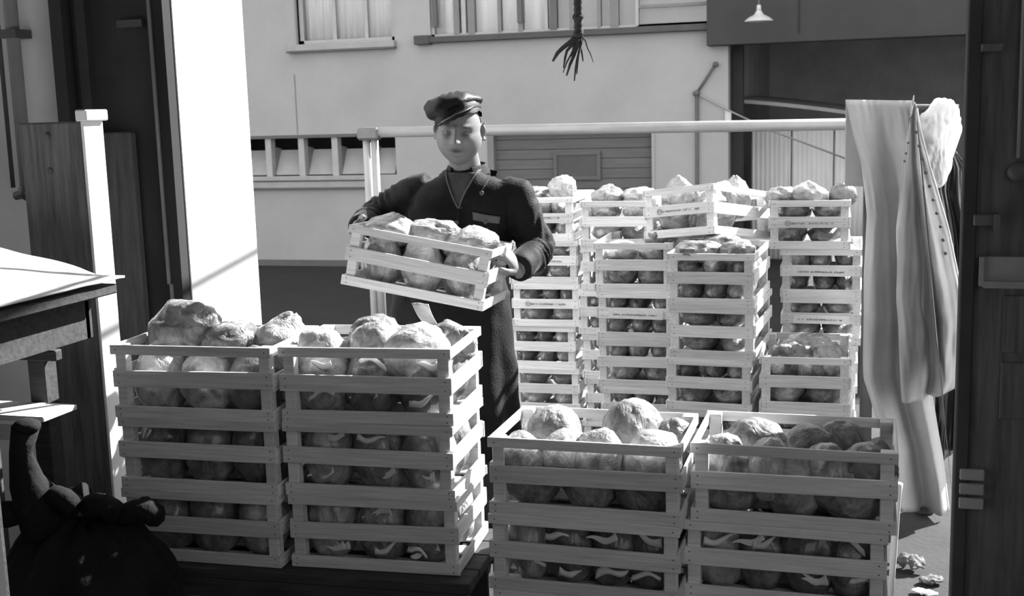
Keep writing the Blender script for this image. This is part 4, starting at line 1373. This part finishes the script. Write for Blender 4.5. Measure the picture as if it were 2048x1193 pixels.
def capring(prof, n=64, wob=0., shear=0.):
    b = MB(); vs = []; fs = []
    for k, (a, b_, z_, dx, dy) in enumerate(prof):
        for i in range(n):
            t_ = 2 * math.pi * i / n
            w_ = 1 + wob * noise.noise(Vector((math.cos(t_) * 2, math.sin(t_) * 2, z_ * 22))) * min(1, k / 3)
            xx = dx + a * w_ * math.cos(t_)
            vs.append(cp((xx, dy + b_ * w_ * math.sin(t_), z_ - shear * xx * min(1, max(0, k - 1) / 4) + wob * .10 * noise.noise(Vector((math.cos(t_) * 3, math.sin(t_) * 3, k))))))
    for k in range(len(prof) - 1):
        for i in range(n):
            a = k * n + i; c = k * n + (i + 1) % n
            fs.append((a, c, c + n, a + n))
    fs.append(tuple((len(prof) - 1) * n + i for i in range(n)))
    return b.add(vs, fs, 0, True)


capring([(.080, .102, -.030, 0, 0), (.083, .105, -.010, 0, 0), (.085, .107, .014, 0, 0), (.094, .115, .019, -.006, .002), (.101, .122, .028, -.006, .006), (.103, .125, .041, -.007, .012), (.097, .116, .056, -.006, .014),
         (.080, .096, .069, -.006, .014), (.047, .057, .077, -.003, .012), (.015, .02, .080, 0, .01)], 64, .12, .20).build('cap', M['cap'], man)
capring([(.0842, .1062, -.012, 0, 0), (.0858, .1078, -.008, 0, 0), (.0862, .1082, .009, 0, 0), (.0852, .1072, .012, 0, 0)], 64).build('cap_band', M['cap'], man)
vs = []
n_ = 30
for j in range(8):
    k = j / 7
    for i in range(n_):
        t_ = math.radians(205 + 130 * i / (n_ - 1))
        w_ = math.sin(math.pi * i / (n_ - 1)) ** .6
        a, b_ = .084 + .008 * k * w_, 1.0 * (.106 + .044 * k * w_)
        vs.append(cp((a * math.cos(t_), b_ * math.sin(t_), -.006 - .012 * k * w_ - .004 * k * k * w_)))
v_, f_ = solidify(vs, grid_faces(n_, 8), .003)
MB().add(v_, f_, 0, True).build('cap_visor', M['visor'], man, label='short glossy black visor')

# work coat
coat = MB()
rings(coat, [(.39, -1.515, 4.20, .262, .165), (.55, -1.515, 4.20, .258, .160), (.75, -1.512, 4.20, .252, .152), (.95, -1.505, 4.19, .236, .142), (1.08, -1.485, 4.18, .212, .135), (1.20, -1.455, 4.17, .208, .135),
             (1.31, -1.425, 4.155, .212, .134), (1.39, -1.41, 4.145, .200, .120), (1.435, -1.402, 4.14, .155, .098), (1.465, -1.398, 4.135, .095, .078), (1.49, -1.396, 4.13, .066, .066)], 48, 2.35)
for (S, E_, W_, s) in ((SR, ER, WR, -1), (SLf, EL, WL, 1)):
    inn = S + Vector((-s * .05, 0, .01))
    coat.tube([inn, S, S.lerp(E_, .35), S.lerp(E_, .7), E_], [.060, .070, .071, .067, .063], 24)
    coat.ball(E_, .065, 16, 10)
    coat.tube([E_, E_.lerp(W_, .3), E_.lerp(W_, .65), W_ + (W_ - E_).normalized() * -.004], [.064, .062, .056, .049], 24)
me = remesh(coat, .0075, 9)
co = np.empty(len(me.vertices) * 3, 'f'); me.vertices.foreach_get('co', co); co = co.reshape(-1, 3)
nr = np.array([tuple(v.normal) for v in me.vertices])
disp = np.zeros(len(co))


def seg_par(P, A, B):
    A, B = np.array(A), np.array(B); ab = B - A; t_ = ((P - A) @ ab) / (ab @ ab)
    q = A + np.clip(t_, 0, 1)[:, None] * ab
    return t_, np.linalg.norm(P - q, axis=1)


segs = [(SR, ER), (ER, WR), (SLf, EL), (EL, WL)]
arm_t = [seg_par(co, a, b_) for a, b_ in segs]
for i in range(len(co)):
    p = Vector(co[i]); q = p * 1.0
    dsp = .006 * noise.noise(q * 7) + .004 * noise.noise(q * 17 + Vector((5, 0, 0)))
    best = min(range(4), key=lambda k: arm_t[k][1][i])
    dd = arm_t[best][1][i]; tt = arm_t[best][0][i]
    if dd < .095:                                  # creases ringing the sleeves, strongest at the elbow
        w_ = max(0, 1 - dd / .095)
        near = math.exp(-((tt - (1 if best % 2 == 0 else 0)) / .45) ** 2)
        ph = 25 * tt + 14 * noise.noise(q * 8) + 16 * (p.x - p.z)
        dsp += (.0020 + .0095 * near) * (.55 + .9 * noise.noise(q * 11 + Vector((2, 7, 1)))) * math.sin(ph) * min(1, w_ * 4)
    if p.z < 1.0:                                  # long falling folds of the skirt
        th = math.atan2(p.y - .03, p.x + .03)
        dsp += .012 * min(1, (1.02 - p.z) / .3) * math.sin(9 * th + 2 * noise.noise(Vector((p.x * 3, p.y * 3, p.z * 2))))
    elif dd > .08:
        dsp += .005 * math.sin(26 * (p.x * .8 + p.z) + 6 * noise.noise(q * 6)) * .6
    if 1.02 < p.z < 1.07: dsp -= .004
    disp[i] = dsp
co2 = (co + nr * disp[:, None]).astype('f')
me.vertices.foreach_set('co', co2.ravel()); me.update()
me.materials.clear(); me.materials.append(M['jacket']); me.name = 'work_coat'
coat_o = put('work_coat', me, man)
bvh = BVHTree.FromPolygons([tuple(c) for c in co2], [tuple(p.vertices) for p in me.polygons])


def patch(name, quad, off, th, m, nu=12, nv=12, label=None, rough=.0):
    """a piece of cloth lying on the chest: quad of (x, z) world corners, dropped onto the coat along +Y"""
    (a, b_, c, d_) = [Vector((q[0] - PX, q[1])) for q in quad]
    vs = []
    for j in range(nv):
        v = j / (nv - 1)
        for i in range(nu):
            u = i / (nu - 1)
            q = (a.lerp(b_, u)).lerp(d_.lerp(c, u), v)
            hit, nn, _, _ = bvh.ray_cast(Vector((q.x, -1.0, q.y)), Vector((0, 1, 0)))
            yy = hit.y if hit else 0.0
            vs.append(Vector((q.x, yy - off - rough * noise.noise(Vector((q.x * 40, q.y * 40, 1))), q.y)))
    v_, f_ = solidify(vs, grid_faces(nu, nv), th)
    return MB().add(v_, f_, 0, True).build(name, m, man, label=label)


cxn = -1.396
patch('scarf', [(cxn - .062, 1.478), (cxn + .066, 1.478), (cxn + .012, 1.350), (cxn + .000, 1.350)], .002, -.003, M['shirt'], 16, 16, 'dark scarf in the neck opening', .004)
patch('lapel', [(cxn - .100, 1.482), (cxn - .062, 1.486), (cxn + .002, 1.352), (cxn - .045, 1.395)], .007, -.005, M['jacket'], 12, 18)
patch('lapel', [(cxn + .064, 1.486), (cxn + .112, 1.478), (cxn + .075, 1.385), (cxn + .004, 1.352)], .007, -.005, M['jacket'], 12, 18)
patch('lapel_edge', [(cxn - .064, 1.486), (cxn - .058, 1.486), (cxn + .004, 1.352), (cxn - .001, 1.352)], .011, -.003, M['jacket_lit'], 4, 20, 'pale edge coloured as if lit')
patch('lapel_edge', [(cxn + .059, 1.486), (cxn + .066, 1.486), (cxn + .006, 1.352), (cxn + .001, 1.352)], .011, -.003, M['jacket_lit'], 4, 20, 'pale edge coloured as if lit')
patch('front_seam', [(cxn - .004, 1.352), (cxn + .006, 1.352), (cxn - .02, 1.12), (cxn - .03, 1.12)], .004, -.003, M['jacket'], 4, 24)
patch('chest_pocket', [(-1.338, 1.328), (-1.252, 1.312), (-1.262, 1.222), (-1.345, 1.236)], .004, -.004, M['jacket'], 12, 12)
patch('pocket_flap', [(-1.342, 1.338), (-1.248, 1.318), (-1.252, 1.292), (-1.342, 1.308)], .009, -.004, M['jacket_lit'], 12, 6)
for (x_, z_) in ((cxn - .006, 1.30), (cxn - .012, 1.21), (-1.298, 1.302), (cxn + .085, 1.405)):
    hit, nn, _, _ = bvh.ray_cast(Vector((x_ - PX, -1, z_)), Vector((0, 1, 0)))
    MB().ball((x_ - PX, hit.y - .008, z_), (.009, .005, .009), 12, 8).build('button', M['button'], man)
# standing collar round the neck
vs = []
n_ = 44
for j in range(6):
    k = j / 5
    for i in range(n_):
        t_ = math.radians(-60 + 300 * i / (n_ - 1))
        a = .070 + .018 * k + .006 * math.sin(3 * t_); b_ = .066 + .016 * k
        zz = 1.515 - .038 * k - .020 * (1 - (math.sin(t_) + 1) / 2)
        vs.append(L_(-1.396 + a * math.cos(t_), 4.125 + b_ * math.sin(t_), zz))
v_, f_ = solidify(vs, grid_faces(n_, 6), .005)
MB().add(v_, f_, 0, True).build('collar', M['jacket'], man)
# trousers and boots
b = MB()
for s in (-1, 1):
    hp = L_(-1.50 + s * .09, 4.19, .92); kn = L_(-1.52 + s * .11, 4.16, .48); an = L_(-1.52 + s * .12, 4.22, .10)
    b.tube([hp, hp.lerp(kn, .5), kn, kn.lerp(an, .5), an], [.100, .092, .080, .076, .072], 20)
me = remesh(b, .012, 2); me.materials.clear(); me.materials.append(M['trousers']); put('trousers', me, man)
for s in (-1, 1):
    an = L_(-1.52 + s * .12, 4.22, .08)
    b = MB().tube([an + Vector((0, .0, .06)), an + Vector((0, .01, 0)), an + Vector((0, .01, -.03))], [.055, .056, .05], 16)
    b.tube([an + Vector((0, .06, -.036)), an + Vector((0, -.05, -.032)), an + Vector((0, -.13, -.042)), an + Vector((0, -.17, -.052))], [(.042, .046), (.045, .05), (.036, .05), (.022, .036)], 16, up=(0, 0, 1))
    me = remesh(b, .010, 2)
    zmin = min(v.co.z for v in me.vertices)
    for v in me.vertices: v.co.z = max(v.co.z, .0)
    me.materials.clear(); me.materials.append(M['boots']); put('boot', me, man)
